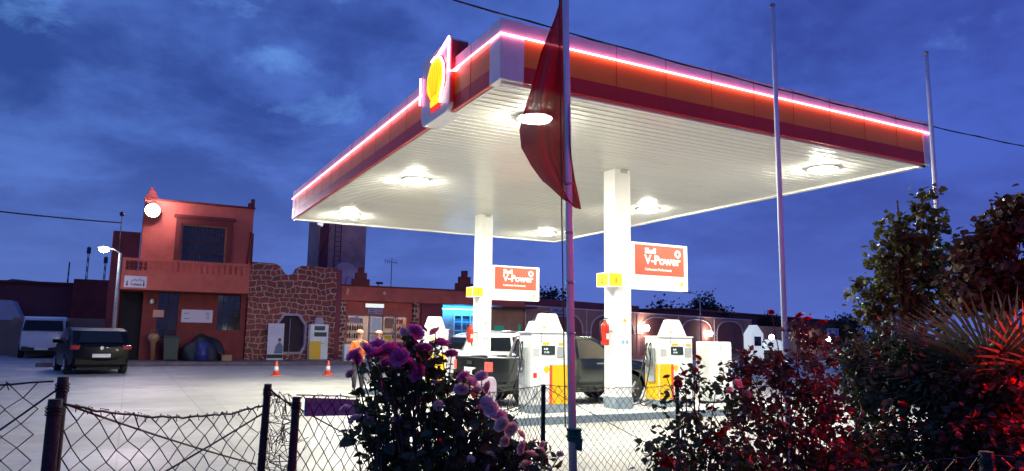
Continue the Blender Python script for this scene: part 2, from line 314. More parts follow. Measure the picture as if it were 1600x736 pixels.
# ------------------------------------------------------------------ mesh helpers
ROOTLOC = {}
def wloc(o):
    v = Vector((0, 0, 0))
    while o is not None: v += o.location; o = o.parent
    return v
class MB:
    def __init__(s): s.bm = bmesh.new(); s.mi = 0
    def face(s, pts):
        vs = [s.bm.verts.new(p) for p in pts]
        try: f = s.bm.faces.new(vs); f.material_index = s.mi; return f
        except ValueError: return None
    def box(s, x0, x1, y0, y1, z0, z1, bev=0):
        b = bmesh.new()
        r = bmesh.ops.create_cube(b, size=1)
        for v in b.verts: v.co = Vector(((x0+x1)/2+v.co.x*(x1-x0), (y0+y1)/2+v.co.y*(y1-y0), (z0+z1)/2+v.co.z*(z1-z0)))
        if bev: bmesh.ops.bevel(b, geom=list(b.edges), offset=bev, segments=2, affect='EDGES', profile=.6)
        s.merge(b); return s
    def merge(s, b, mat=None):
        me = bpy.data.meshes.new('tmp')
        if s.mi:
            for f in b.faces: f.material_index = s.mi
        b.to_mesh(me); b.free()
        if mat is not None: me.transform(mat)
        s.bm.from_mesh(me); bpy.data.meshes.remove(me)
    def prism(s, poly, d0, d1, axis='Y', bev=0):
        """poly 2D; axis = extrusion axis. Y: (x,z); X: (y,z); Z: (x,y)"""
        b = bmesh.new()
        def P(p, d): return {'Y': (p[0], d, p[1]), 'X': (d, p[0], p[1]), 'Z': (p[0], p[1], d)}[axis]
        a = [b.verts.new(P(p, d0)) for p in poly]; c = [b.verts.new(P(p, d1)) for p in poly]
        b.faces.new(a); b.faces.new(c[::-1]); n = len(poly)
        for i in range(n): b.faces.new((a[i], c[i], c[(i+1) % n], a[(i+1) % n]))
        bmesh.ops.recalc_face_normals(b, faces=list(b.faces))
        if bev: bmesh.ops.bevel(b, geom=list(b.edges), offset=bev, segments=2, affect='EDGES', profile=.6)
        s.merge(b); return s
    def tube(s, pts, r, seg=8, r2=None, cap=True):
        pts = [Vector(p) for p in pts]; n = len(pts); rings = []
        prev = None
        for i, p in enumerate(pts):
            t = (pts[min(i+1, n-1)] - pts[max(i-1, 0)])
            if t.length < 1e-9: t = Vector((0, 0, 1))
            t.normalize()
            a = prev if prev is not None else (Vector((0, 0, 1)) if abs(t.z) < .9 else Vector((1, 0, 0)))
            u = (a - t*a.dot(t))
            if u.length < 1e-6: u = t.orthogonal()
            u.normalize(); w = t.cross(u); prev = u
            rr = r if r2 is None else r + (r2-r)*i/(n-1)
            rings.append([s.bm.verts.new(p + (u*math.cos(2*math.pi*k/seg) + w*math.sin(2*math.pi*k/seg))*rr) for k in range(seg)])
        for i in range(n-1):
            for k in range(seg):
                f = s.bm.faces.new((rings[i][k], rings[i][(k+1) % seg], rings[i+1][(k+1) % seg], rings[i+1][k])); f.material_index = s.mi; f.smooth = seg > 5
        if cap and seg > 2:
            for f in (rings[0][::-1], rings[-1]):
                q = s.bm.faces.new(f); q.material_index = s.mi
        return s
    def lathe(s, prof, c=(0, 0, 0), seg=20, axis='Z', smooth=True):
        c = Vector(c); rings = []
        for (r, z) in prof:
            ring = []
            for k in range(seg):
                a = 2*math.pi*k/seg; x, y = r*math.cos(a), r*math.sin(a)
                ring.append(s.bm.verts.new(c + (Vector((x, y, z)) if axis == 'Z' else Vector((x, z, y)) if axis == 'Y' else Vector((z, x, y)))))
            rings.append(ring)
        for i in range(len(rings)-1):
            for k in range(seg):
                f = s.bm.faces.new((rings[i][k], rings[i][(k+1) % seg], rings[i+1][(k+1) % seg], rings[i+1][k])); f.smooth = smooth; f.material_index = s.mi
        for ring in (rings[0][::-1], rings[-1]):
            f = s.bm.faces.new(ring); f.material_index = s.mi
        return s
    def ball(s, c, r, sc=(1, 1, 1), u=16, v=10):
        b = bmesh.new(); bmesh.ops.create_uvsphere(b, u_segments=u, v_segments=v, radius=r)
        for q in b.verts: q.co = Vector((q.co.x*sc[0], q.co.y*sc[1], q.co.z*sc[2])) + Vector(c)
        for f in b.faces: f.smooth = True
        s.merge(b); return s
    def build(s, name, mat, parent=None, local=False, **tags):
        me = bpy.data.meshes.new(name)
        bmesh.ops.recalc_face_normals(s.bm, faces=list(s.bm.faces)) if tags.pop('recalc', True) else None
        s.bm.to_mesh(me); s.bm.free()
        o = bpy.data.objects.new(name, me); COL.objects.link(o)
        for m in (mat if isinstance(mat, (list, tuple)) else [mat]): me.materials.append(m)
        if parent is not None:
            o.parent = parent
            if not local: me.transform(Matrix.Translation(-wloc(parent)))
        for k, v in tags.items():
            if v is not None: o[k] = v
        return o
def thing(name, label, cat, loc=(0, 0, 0), rz=0, group=None):
    o = bpy.data.objects.new(name, None); COL.objects.link(o); o.empty_display_size = .2
    o.location = loc; o.rotation_euler = (0, 0, rz); o['label'] = label; o['category'] = cat
    if group: o['group'] = group
    return o
def tag(o, label, cat, group=None):
    o['label'] = label; o['category'] = cat
    if group: o['group'] = group
    return o
def bx(name, mat, parent, *b, bev=0, local=False, **t):
    return MB().box(*b, bev=bev).build(name, mat, parent, local, **t)
def st(o): o['kind'] = 'structure'; return o
def dup(o, parent=None):
    c = o.copy(); COL.objects.link(c); c.parent = parent
    for ch in o.children: dup(ch, c)
    return c
def text(name, s, loc, size, mat, parent, rot=(math.pi/2, 0, 0), bold=0.0, align='LEFT', local=False, sx=1.0, ext=.003):
    cu = bpy.data.curves.new(name, 'FONT'); cu.body = s; cu.size = size; cu.offset = bold; cu.extrude = ext; cu.align_x = align; 
    cu.resolution_u = 3
    to = bpy.data.objects.new(name+'_src', cu); COL.objects.link(to)
    dg = bpy.context.evaluated_depsgraph_get(); me = bpy.data.meshes.new_from_object(to.evaluated_get(dg)); me.name = name
    bpy.data.objects.remove(to); bpy.data.curves.remove(cu)
    me.materials.clear(); me.materials.append(mat)
    m = Matrix.Translation(Vector(loc)) @ Euler(rot).to_matrix().to_4x4() @ Matrix.Diagonal((sx, 1, 1, 1))
    me.transform(m)
    o = bpy.data.objects.new(name, me); COL.objects.link(o); o.parent = parent
    if parent is not None and not local: me.transform(Matrix.Translation(-wloc(parent)))
    return o

# ------------------------------------------------------------------ setting: ground, forecourt, islands
g = MB(); g.face([(-900, -300, 0), (1100, -300, 0), (1100, 1500, 0), (-900, 1500, 0)]); st(g.build('ground', M['dirt']))
g = MB(); g.face([(-40, 1.2, .004), (55, 1.2, .004), (55, 40.9, .004), (-40, 62, .004)]); st(g.build('forecourt', M['concrete']))
g = MB()
for y in (7.6, 18.0, 25.5, 31.5): g.face([(-14, y, .008), (24, y, .008), (24, y+.02, .008), (-14, y+.02, .008)])
for x in (-4, 1.5, 16.5): g.face([(x, 6.8, .0082), (x+.02, 6.8, .0082), (x+.02, 37, .0082), (x, 37, .0082)])
st(g.build('forecourt_joint', M['joint']))
g = MB(); g.prism([(-7, -1), (12, -1), (12, 4.6), (10.4, 6.9), (5.6, 6.9), (3.2, 6.6), (.6, 4.5), (-.6, 4.0), (-7, 4.2)], .0, .05, 'Z'); st(g.build('flower_bed', M['soil']))
g = MB(); g.box(-3.5, 22.8, 38.2, 41.5, 0, .2, bev=.02); st(g.build('pavement', M['pave']))
def island(x0, x1, y0, y1):
    g = MB(); r = (y1-y0)/2; cy_ = (y0+y1)/2; pl = []
    for k in range(9): a = -math.pi/2+math.pi*k/8; pl.append((x1-r*.5+math.cos(a)*r*.5, cy_+math.sin(a)*r))
    for k in range(9): a = math.pi/2+math.pi*k/8; pl.append((x0+r*.5+math.cos(a)*r*.5, cy_+math.sin(a)*r))
    g.prism(pl, 0, .146, 'Z', bev=0); o = st(g.build('island', M['kerbpaint']))
    g = MB(); pl2 = [((x-(x0+x1)/2)*.992+(x0+x1)/2, (y-cy_)*.94+cy_) for x, y in pl]; g.prism(pl2, .10, .15, 'Z', bev=.006); g.build('island_top', M['island'], o)
island(6.0, 14.2, 12.1, 14.0); island(6.0, 14.2, 19.4, 21.3)
# far hills
g = MB(); n = 60; pv = []
for i in range(n+1):
    a = R(-40+90*i/n); r = 900
    hgt = 34 + 26*math.sin(i*.31+1.0)+12*math.sin(i*.9) - (0 if i < 14 else min(30, (i-14)*2.2)); hgt = max(hgt, 6)
    pv.append((math.sin(a)*r, math.cos(a)*r, hgt))
for i in range(n):
    a, b = pv[i], pv[i+1]
    g.face([(a[0]*.8, a[1]*.8, -1), (b[0]*.8, b[1]*.8, -1), b, a]); g.face([a, b, (b[0]*1.3, b[1]*1.3, -1), (a[0]*1.3, a[1]*1.3, -1)])
st(g.build('hills', M['hill']))

# ------------------------------------------------------------------ canopy
CX0, CX1, CY0, CY1, CZ, CT = 4.65, 14.93, 9.19, 24.5, 5.46, 6.40
CAN = thing('fuel_canopy', 'large flat white fuel canopy with orange fascia and pink neon edge', 'canopy', ((CX0+CX1)/2, (CY0+CY1)/2, 0))
bx('roof_deck', M['white'], CAN, CX0+.1, CX1-.1, CY0+.1, CY1-.1, CZ+.3, CT-.12)
bx('soffit', M['soffit'], CAN, CX0+.02, CX1-.02, CY0+.02, CY1-.02, CZ, CZ+.1)
g = MB(); y = CY0+.22
while y < CY1-.1:
    g.box(CX0+.06, CX1-.06, y, y+.018, CZ-.006, CZ-.0005); y += .20
g.build('soffit_seams', M['groove'], CAN, kind='stuff')
g = MB()
for (a, b, c, d) in ((CX0, CX1, CY1-.14, CY1), (CX1-.14, CX1, CY0, CY1-.143), (CX0, CX1, CY0, CY0+.05)): g.box(a, b, c, d, CZ-.045, CZ-.002)
g.build('drip_trim', M['soffit'], CAN)
T = .06
def fascia(name, mat, z0, z1, dx=0.0, gap=0.0):
    g = MB()
    g.box(CX0+gap, CX1-gap, CY0-T-dx, CY0, z0, z1); g.box(CX0+gap, CX1-gap, CY1, CY1+T+dx, z0, z1)
    g.box(CX0-T-dx, CX0, CY0+gap, CY1-gap, z0, z1); g.box(CX1, CX1+T+dx, CY0+gap, CY1-gap, z0, z1)
    return g.build(name, mat, CAN)
fascia('white_fascia', M['fasc_w'], 6.16, CT)
fascia('orange_band', M['fasc_o'], 5.72, 6.157, 0, .0)
fascia('dark_red_band', M['fasc_r'], 5.462, 5.717, .003, .0)
for k in range(1, 10):
    x = CX0+k*(CX1-CX0)/10; MB().box(x-.003, x+.003, CY0-T-.006, CY0-T-.001, 5.48, 6.39).build('fascia_joint', M['fasc_r'], CAN)
for k in range(1, 15):
    y = CY0+k*(CY1-CY0)/15
    if not 10.7 < y < 12.4: MB().box(CX0-T-.006, CX0-T-.001, y-.003, y+.003, 5.48, 6.39).build('fascia_joint', M['fasc_r'], CAN)
for (x, y) in ((CX0, CY0), (CX1, CY0), (CX0, CY1), (CX1, CY1)):
    sx_, sy_ = (1 if x == CX0 else -1), (1 if y == CY0 else -1); w = .33 if x == CX0 else .14
    x0, x1 = sorted((x-sx_*(T+.014), x+sx_*w)); y0, y1 = sorted((y-sy_*(T+.014), y+sy_*.30)); 
    MB().box(x0, x1, y0, y1, 5.457, CT+.006, bev=.01).build('corner_panel', M['fasc_w'], CAN)
g = MB(); e = T+.035; zn = 6.155
g.tube([(CX0-e, 10.86, zn-.0), (CX0-e, CY0-e, zn), (CX1+e, CY0-e, zn), (CX1+e, CY0+.6, zn)], .014, 8)
g.tube([(CX0-e, CY1+e, zn), (CX0-e, 12.24, zn)], .014, 8)
g.build('neon_tube', M['neon'], CAN, label='pink neon line along the fascia')
for i, (x, y, lab) in enumerate(((9.61, 13.09, 'front'), (9.71, 20.3, 'rear'))):
    c = MB().box(x-.215, x+.215, y-.215, y+.215, .38, CZ-.002, bev=.012).build('column', M['column'], CAN)
    bx('column_base', M['shoe'], c, x-.235, x+.235, y-.235, y+.235, .15, .40, bev=.01)
    bx('cap_plate', M['greyprint'], c, x-.05, x+.12, y-.235, y-.2155, CZ-.09, CZ-.01)
    s_ = y-.2185
    q = MB().face; g = MB(); g.prism([(x-.02, 2.02), (x+.08, 2.02), (x+.03, 2.11)], s_, s_+.002, 'Y'); g.build('warning_triangle', M['yellow'], c)
    g = MB()
    for (u, v, w, h_) in ((-.05, 1.78, .2, .008), (-.05, 1.86, .14, .008), (-.05, 1.94, .17, .008), (.1, 1.70, .03, .03), (-.05, 1.66, .2, .006)): g.box(x+u, x+u+w, s_, s_+.002, v, v+h_)
    g.build('notice_text', M['greyprint'], c)
    g = MB()
    for u in (-.02, .09):
        ring = [(x+u+.042*math.cos(a*math.pi/8), 1.58+.042*math.sin(a*math.pi/8)) for a in range(16)]; g.prism(ring, s_, s_+.002, 'Y')
    g.build('round_symbol', M['blueink'], c)
for x, y in ((5.97, 10.5), (5.97, 16.4), (5.97, 22.5), (13.3, 10.5), (13.3, 16.6), (13.3, 22.5)):
    lab = {(5.97, 10.5): 'canopy light seen through the drooping red flag', (5.97, 16.4): 'large bright canopy light just left of the rear column top',
           (5.97, 22.5): 'canopy light in the far left corner above the water tower', (13.3, 10.5): 'big canopy light nearest the right end of the canopy',
           (13.3, 16.6): 'canopy light just right of the front column', (13.3, 22.5): 'small canopy light near the far rear corner, left of the flagpole'}[(x, y)]
    t = thing('canopy_light', lab, 'ceiling light', (x, y, CZ), group='lights under the fuel canopy')
    MB().lathe([(.30, -.003), (.35, -.006), (.34, -.030), (.30, -.034)], (0, 0, 0), 28).build('frame', M['white'], t, True)
    MB().lathe([(.290, -.036), (.27, -.056), (.21, -.074), (.10, -.084), (.02, -.086)], (0, 0, 0), 24).build('lens', M['lamp_can'], t, True)

# emblem sign
t = thing('emblem_sign', 'lit scallop shell emblem sign box on the left canopy fascia', 'sign', (4.6, 11.5, 5.4))
def rrect(y0, y1, z0, z1, r, top_r=.02, n=6):
    pl = []
    for (cy_, cz_, a0, rr) in ((y1-r, z0+r, -90, r), (y1-top_r, z1-top_r, 0, top_r), (y0+top_r, z1-top_r, 90, top_r), (y0+r, z0+r, 180, r)):
        for k in range(n+1):
            a = R(a0+90*k/n); pl.append((cy_+rr*math.cos(a), cz_+rr*math.sin(a)))
    return pl
MB().prism(rrect(10.88, 12.2, 5.456, 6.74, .18), 4.5, 4.84, 'X', bev=.008).build('box_body', M['fasc_w'], t)
MB().box(4.52, 4.82, 10.862, 10.879, 5.6, 6.70).build('red_return', M['fasc_r'], t)
def pecten(cy_, cz_, w, h_, s=1.0):
    pl = []; n = 56
    for k in range(n+1):
        a = math.pi*1.18 - (math.pi*1.36)*k/n
        sc = 1+.045*abs(math.sin((a+math.pi*.18)/(math.pi*1.36)*7*math.pi))
        pl.append((cy_+w/2*math.cos(a)*sc*s, cz_+h_*.08+h_*.46*math.sin(a)*sc*s))
    b = [(w*.20, -.36), (w*.26, -.40), (w*.24, -.50), (-w*.24, -.50), (-w*.26, -.40), (-w*.20, -.36)]
    pl += [(cy_+u*s, cz_+h_*v*s) for u, v in b]
    return pl
MB().prism(pecten(11.47, 6.08, .78, .86, 1.1), 4.475, 4.498, 'X').build('emblem_outline', M['pecten_r'], t)
em_ = MB().prism(pecten(11.47, 6.10, .76, .84, .96), 4.455, 4.473, 'X').build('emblem', M['pecten_y'], t)
g = MB()
for k in range(-3, 4):
    a = math.pi/2 + k*.34; g.tube([(4.451, 11.47+.12*math.cos(a), 5.86+.0*k), (4.451, 11.47+.36*math.cos(a), 6.13+.34*math.sin(a))], .006, 5)
g.build('emblem_ridges', M['sign_y'], em_)
g = MB(); g.tube([(4.47, 11.62, 6.52), (4.47, 10.885, 6.755), (4.47, 10.885, 6.14), (4.6, 10.80, 6.14), (CX0-e, 10.62, zn)], .017, 8); g.tube([(4.47, 12.215, 6.42), (4.47, 12.215, 5.9)], .017, 8); g.tube([(4.6, 10.55, 6.13), (4.62, 10.3, 6.05)], .010, 6)
g.build('neon_outline', M['neon'], t)
g = MB(); pl = [(4.45, 11.47+.46*math.cos(a), 6.14+.46*math.sin(a)) for a in [R(d) for d in (115, 130, 145, 160, 175, 190, 205)]]
pl = [(4.45, 11.47-.45*math.cos(R(d)), 6.12+.45*math.sin(R(d))) for d in (110, 90, 70, 50, 30, 10, -10, -28)]; pl += [(4.45, 11.16, 5.8), (4.45, 11.16, 5.66)]
g.tube(pl, .02, 8); g.build('white_tube', M['neon_w'], t)

# hanging fuel brand signs
def vsign(x0, x1, yf, z0, z1, label):
    t = thing('column_sign', label, 'sign', (x0, yf, z0), group='lit red and white signs on the columns')
    W_, H_ = x1-x0, z1-z0
    MB().box(0, W_, 0, .16, 0, H_, bev=.012).build('sign_box', M['sign_w'], t, True)
    MB().box(.07*W_, .93*W_, -.006, -.001, .31*H_, .95*H_).build('red_panel', M['sign_r'], t, True)
    text('brand_line', 'Shell', (.235*W_, -.010, .775*H_), .19*W_*.55, M['sign_w'], t, bold=.006, local=True)
    text('fuel_name', 'V-Power', (.235*W_, -.010, .55*H_), .30*W_*.58, M['sign_w'], t, bold=.009, local=True, sx=1.0)
    text('small_line', 'Carburants Performants', (.235*W_, -.010, .41*H_), .05*W_, M['sign_w'], t, bold=.0015, local=True, sx=.95)
    g = MB(); c = (.815*W_, .80*H_); n = 20
    for k in range(n):
        a0, a1 = 2*math.pi*k/n, 2*math.pi*(k+1)/n; ro, ri = .055*W_, .024*W_
        g.face([(c[0]+ro*math.cos(a0), -.010, c[1]+ro*math.sin(a0)), (c[0]+ro*math.cos(a1), -.010, c[1]+ro*math.sin(a1)), (c[0]+ri*math.cos(a1), -.010, c[1]+ri*math.sin(a1)), (c[0]+ri*math.cos(a0), -.010, c[1]+ri*math.sin(a0))])
    g.build('ring_mark', M['sign_w'], t, True)
    pl = [(c2[0]*1, c2[1]*1) for c2 in [(q[0]+.885*W_, q[1]+.15*H_) for q in pecten(0, 0, .10, .11)]]
    MB().prism(pl, -.006, -.001, 'Y').build('yellow_mark', M['sign_y'], t, True)
    g = MB(); g.box(-.10, 0, .05, .11, .12*H_, .2*H_); g.box(-.10, 0, .05, .11, .8*H_, .88*H_); g.build('bracket', M['white'], t, True)
vsign(9.93, 11.6, 13.02, 2.77, 3.85, 'larger red and white hanging sign on the front column')
vsign(10.0, 11.75, 20.28, 2.80, 3.90, 'smaller red and white hanging sign on the rear column')

def numbox(x0, y0, z0, label):
    t = thing('pump_number_box', label, 'sign', (x0, y0, z0), group='yellow pump number boxes')
    MB().box(0, .37, 0, .46, 0, .31, bev=.008).build('box_rim', M['sign_w'], t, True)
    MB().box(.02, .355, -.005, -.001, .02, .29).build('yellow_face', M['sign_y'], t, True)
    MB().box(-.005, -.001, .02, .44, .02, .29).build('yellow_face', M['sign_y'], t, True)
    text('numeral', '1', (.16, -.008, .09), .16, M['ink'], t, local=True)
    text('numeral', '2', (-.008, .28, .08), .17, M['ink'], t, rot=(math.pi/2, 0, -math.pi/2), local=True)
    bx('arm', M['white'], t, .30, .46, .28, .33, .12, .18, local=True)
numbox(9.14, 12.78, 2.78, 'yellow two sided number box on the left of the front column')
numbox(9.22, 20.0, 2.85, 'yellow two sided number box on the left of the rear column')

def extinguisher(x, y, z, label):
    t = thing('fire_extinguisher', label, 'extinguisher', (x, y, z), group='fire extinguishers on the columns')
    MB().lathe([(.02, 0), (.085, .01), (.095, .05), (.095, .40), (.085, .46), (.04, .50), (.03, .53)], (0, 0, 0), 18).build('cylinder', M['red'], t, True)
    g = MB(); g.lathe([(.022, .53), (.022, .57)], (0, 0, 0), 10); g.box(-.02, .09, -.012, .012, .575, .60); g.box(-.02, .10, -.012, .012, .545, .555); g.build('valve', M['steel'], t, True)
    MB().tube([(-.02, 0, .55), (-.12, 0, .52), (-.125, 0, .3), (-.11, -.02, .1)], .013, 7).build('hose', M['black'], t, True)
    MB().box(-.03, .035, -.099, -.094, .14, .26).build('label_sticker', M['white'], t, True)
    MB().box(.09, .22, -.02, .02, .3, .34).build('bracket', M['steel'], t, True)
extinguisher(9.2, 13.0, 1.50, 'red extinguisher hung on the left side of the front column')
extinguisher(9.3, 20.25, 1.45, 'red extinguisher hung on the left side of the rear column')

# ------------------------------------------------------------------ pumps
def pump(loc, label, ysplit=(.50, 1.0), stripe='L', hose_side=-1, W_=.88, H_=1.60, extra=True, ytop=.95):
    t = thing('fuel_pump', label, 'fuel pump', loc, group='fuel dispensers on the islands')
    x0, x1 = -W_/2, W_/2; D_ = .5
    MB().box(x0-.01, x1+.01, -.01, D_+.01, 0, .16, bev=.01).build('plinth', M['shoe'], t, True)
    body = MB().box(x0, x1, 0, D_, .16, H_, bev=.02).build('cabinet', M['white'], t, True)
    a, b = x0+ysplit[0]*W_, x0+ysplit[1]*W_
    s = .07*W_
    ya, yb = (a+s, b) if stripe == 'L' else (a, b-s)
    MB().box(ya+.003, yb-.004, -.006, -.001, .17, ytop).build('yellow_panel', M['yellow'], body, True)
    sa, sb = (a, a+s) if stripe == 'L' else (b-s, b)
    MB().box(sa, sb, -.006, -.001, .17, ytop).build('orange_stripe', M['orange'], body, True)
    if stripe != 'L': MB().box(x0-.006, x0-.001, .02, D_-.02, .17, ytop).build('yellow_side', M['yellow'], body, True)
    sx0 = x0+.28*W_ if stripe == 'L' else x0+.35*W_
    MB().box(sx0, sx0+.36*W_, -.012, -.001, 1.16, 1.34, bev=.003).build('display', M['screen'], body, True)
    MB().box(sx0+.42*W_, sx0+.60*W_ if stripe == 'L' else x1-.04, -.010, -.001, 1.10, 1.32, bev=.003).build('keypad', M['grey'], body, True)
    g = MB(); g.box(sx0+.03, sx0+.20*W_, -.008, -.001, 1.365, 1.41); g.box(sx0+.46*W_, sx0+.60*W_, -.008, -.001, 1.355, 1.40); g.build('yellow_tab', M['yellow'], body, True)
    g = MB(); g.prism([(q[0]+sx0+.14*W_, q[1]+.86) for q in pecten(0, 0, .13, .13)], -.007, -.001, 'Y'); g.build('emblem', M['yellow'], body, True)
    g = MB()
    for k in range(4): g.box(sx0-.02, sx0+.0, -.006, -.001, 1.42+.045*k, 1.445+.045*k)
    g.build('small_print', M['ink'], body, True)
    g = MB(); 
    g.box(x0+.02, x1-.02, -.003, -.0005, 1.435, 1.441); g.box(x0+.02, x1-.02, -.003, -.0005, 1.06, 1.066); g.box(x0+.26*W_, x0+.265*W_, -.003, -.0005, .2, 1.42); g.build('panel_seam', M['grey'], body, True)
    g = MB()
    for k in range(7): g.box(x0+.05, x0+.20*W_, -.005, -.001, .28+.03*k, .292+.03*k)
    g.build('vent', M['grey'], body, True)
    for k, (q, zz) in enumerate((('0.00', 1.255), ('12.40', 1.19))): text('digits', q, (sx0+.05, -.015, zz), .055, M['kioskw'], body, local=True)
    MB().box(x0+.05, x0+.22*W_, -.005, -.001, 1.12, 1.28).build('instruction_label', M['greyprint'], body, True)
    MB().box(x0+.06, x0+.16*W_, -.005, -.001, .70, .80).build('red_sticker', M['red'], body, True)
    # tent shaped topper
    g = MB(); cx = x0+.56*W_
    b = bmesh.new(); bmesh.ops.create_cube(b, size=1)
    for v in b.verts:
        tp_ = v.co.z > 0; v.co = Vector((cx+v.co.x*(.40 if tp_ else .60), .20+v.co.y*(.10 if tp_ else .34), H_+(.40 if tp_ else .024)))
    bmesh.ops.bevel(b, geom=list(b.edges), offset=.012, segments=2, affect='EDGES'); g.merge(b)
    tp = g.build('topper', M['white'], t, True)
    MB().prism([(q[0]+cx-.15, q[1]+H_+.10) for q in pecten(0, 0, .07, .07)], .050, .062, 'Y').build('emblem', M['yellow'], tp, True)
    MB().box(x0-.02, x1+.02, -.02, D_+.02, H_-.005, H_+.025, bev=.006).build('cap', M['white'], t, True)
    # hose side
    hx = x0-.005 if hose_side < 0 else x1+.005; d = hose_side
    g = MB(); g.box(*(sorted((hx, hx+d*.06))), .12, .38, .55, 1.30, bev=.01); g.build('nozzle_holder', M['grey'], t, True)
    for k, yy in enumerate((.18, .31)):
        g = MB(); g.box(*(sorted((hx+d*.06, hx+d*.12))), yy-.025, yy+.025, .9, 1.05, bev=.008); g.tube([(hx+d*.09, yy, .92), (hx+d*.13, yy, .80), (hx+d*.10, yy, .72)], .016, 7)
        g.build('nozzle', M['steel'], t, True)
        w = .18+.28*k
        pts = [(hx+d*.08, yy, 1.04), (hx+d*.16, yy-.03, 1.30), (hx+d*.12, yy-.06, 1.40), (hx+d*(.20+.1*k), yy-.10, .9), (hx+d*(.25+w*.6), yy-.12, .35), (hx+d*(.3+w), yy-.12, .12+.05*k), (hx+d*(.12+w), yy-.05, .05), (hx+d*.05, yy, .14)]
        sm = []
        for i in range(len(pts)-1):
            p0 = Vector(pts[max(i-1, 0)]); p1 = Vector(pts[i]); p2 = Vector(pts[i+1]); p3 = Vector(pts[min(i+2, len(pts)-1)])
            for u in range(6):
                u /= 6; sm.append(.5*((2*p1)+(-p0+p2)*u+(2*p0-5*p1+4*p2-p3)*u*u+(-p0+3*p1-3*p2+p3)*u**3))
        sm.append(Vector(pts[-1])); MB().tube(sm, .014, 7).build('hose', M['black'], t, True)
    return t
pump((7.63, 12.72, .15), 'white and yellow fuel pump left of the front column with coiled black hoses')
pump((11.03, 12.82, .15), 'white fuel pump right of the front column half hidden by rose leaves', (.0, .42), 'R', -1, .98, 1.55)
pump((8.22, 20.45, .15), 'far white and yellow fuel pump left of the rear column behind magenta roses', (.28, .9), 'L', -1, .88, 1.68)
pump((11.75, 20.45, .15), 'far white fuel pump right of the rear column behind the near pump', (.45, 1.0), 'L', -1, .9, 1.62)
t = thing('white_cabinet', 'plain white two door metal cabinet beside the right hand fuel pump', 'cabinet', (12.74, 13.2, .15))
MB().box(-.36, .36, 0, .45, .05, 1.46, bev=.015).build('carcass', M['white'], t, True)
for s in (-1, 1):
    d = MB().box(min(s*.01, s*.345), max(s*.01, s*.345), -.02, -.002, .10, 1.42, bev=.005).build('door', M['white'], t, True)
    MB().box(min(s*.04, s*.06), max(s*.04, s*.06), -.045, -.02, .72, .86).build('handle', M['grey'], d, True)
g = MB()
for z in (.45, 1.0): g.box(-.34, .34, -.024, -.020, z, z+.008)
g.build('door_fold', M['grey'], t, True); bx('foot', M['black'], t, -.34, .34, .02, .42, 0, .05, local=True)
t = thing('guard_bollard', 'rounded grey white guard post at the left end of the near island', 'bollard', (6.45, 13.2, .15))
MB().prism([(-.17, 0), (.17, 0), (.17, .58), (.145, .66), (.10, .70), (-.10, .70), (-.145, .66), (-.17, .58)], -.10, .10, 'Y', bev=.02).build('post', M['grey'], t, True)
MB().prism([(-.175, .30), (.175, .30), (.175, .58), (.1455, .66), (.10, .705), (-.10, .705), (-.1455, .66), (-.175, .58)], -.104, .104, 'Y', bev=.02).build('white_sleeve', M['lilac'], t, True)

# ------------------------------------------------------------------ vehicles
def arc(cx, r, a0, a1, n=10, cz=0.0): return [(cx+r*math.cos(R(a0+(a1-a0)*k/n)), cz+r*math.sin(R(a0+(a1-a0)*k/n))) for k in range(n+1)]
def shell(profile, hw, wfun, cuts, bev=.04):
    """side profile (x,z) extruded across the car, sliced at heights 'cuts' and narrowed by wfun(x,z)"""
    b = bmesh.new()
    a = [b.verts.new((p[0], -1, p[1])) for p in profile]; c = [b.verts.new((p[0], 1, p[1])) for p in profile]
    b.faces.new(a); b.faces.new(c[::-1]); n = len(profile)
    for i in range(n): b.faces.new((a[i], c[i], c[(i+1) % n], a[(i+1) % n]))
    xs = [p[0] for p in profile]; x0, x1 = min(xs), max(xs)
    for z in cuts: bmesh.ops.bisect_plane(b, geom=list(b.verts)+list(b.edges)+list(b.faces), plane_co=(0, 0, z), plane_no=(0, 0, 1))
    for k in range(1, 12):
        bmesh.ops.bisect_plane(b, geom=list(b.verts)+list(b.edges)+list(b.faces), plane_co=(x0+(x1-x0)*k/12, 0, 0), plane_no=(1, 0, 0))
    for yy in (-.6, 0, .6): bmesh.ops.bisect_plane(b, geom=list(b.verts)+list(b.edges)+list(b.faces), plane_co=(0, yy, 0), plane_no=(0, 1, 0))
    for v in b.verts:
        bow = (1-v.co.y**2)
        endf = 1.0 if v.co.x < (x0+x1)/2 else -1.0
        ed = min(v.co.x-x0, x1-v.co.x)
        v.co.y *= hw*wfun(v.co.x, v.co.z)
        if ed < .6: v.co.x -= endf*.09*bow*(1-ed/.6)
        
    bmesh.ops.recalc_face_normals(b, faces=list(b.faces))
    for f in b.faces: f.smooth = True
    return b
def smooth_angle(o, ang=35):
    md = o.modifiers.new('soft_edges', 'BEVEL'); md.width = .035; md.segments = 3; md.limit_method = 'ANGLE'; md.angle_limit = R(28)
def sidewin(poly, wf, hw, s, off=.008):
    g = MB(); g.bm.faces.ensure_lookup_table()
    b = bmesh.new(); vs = [b.verts.new((x, 0, z)) for x, z in poly]; b.faces.new(vs)
    for k in range(-8, 9): bmesh.ops.bisect_plane(b, geom=list(b.verts)+list(b.edges)+list(b.faces), plane_co=(k*.35, 0, 0), plane_no=(1, 0, 0))
    for z in (1.0, 1.15, 1.3, 1.45): bmesh.ops.bisect_plane(b, geom=list(b.verts)+list(b.edges)+list(b.faces), plane_co=(0, 0, z), plane_no=(0, 0, 1))
    for v in b.verts: v.co.y = s*(hw*wf(v.co.x, v.co.z)+off)
    r = bmesh.ops.extrude_face_region(b, geom=list(b.faces))
    for v in [q for q in r['geom'] if isinstance(q, bmesh.types.BMVert)]: v.co.y -= s*.02
    g.merge(b); return g
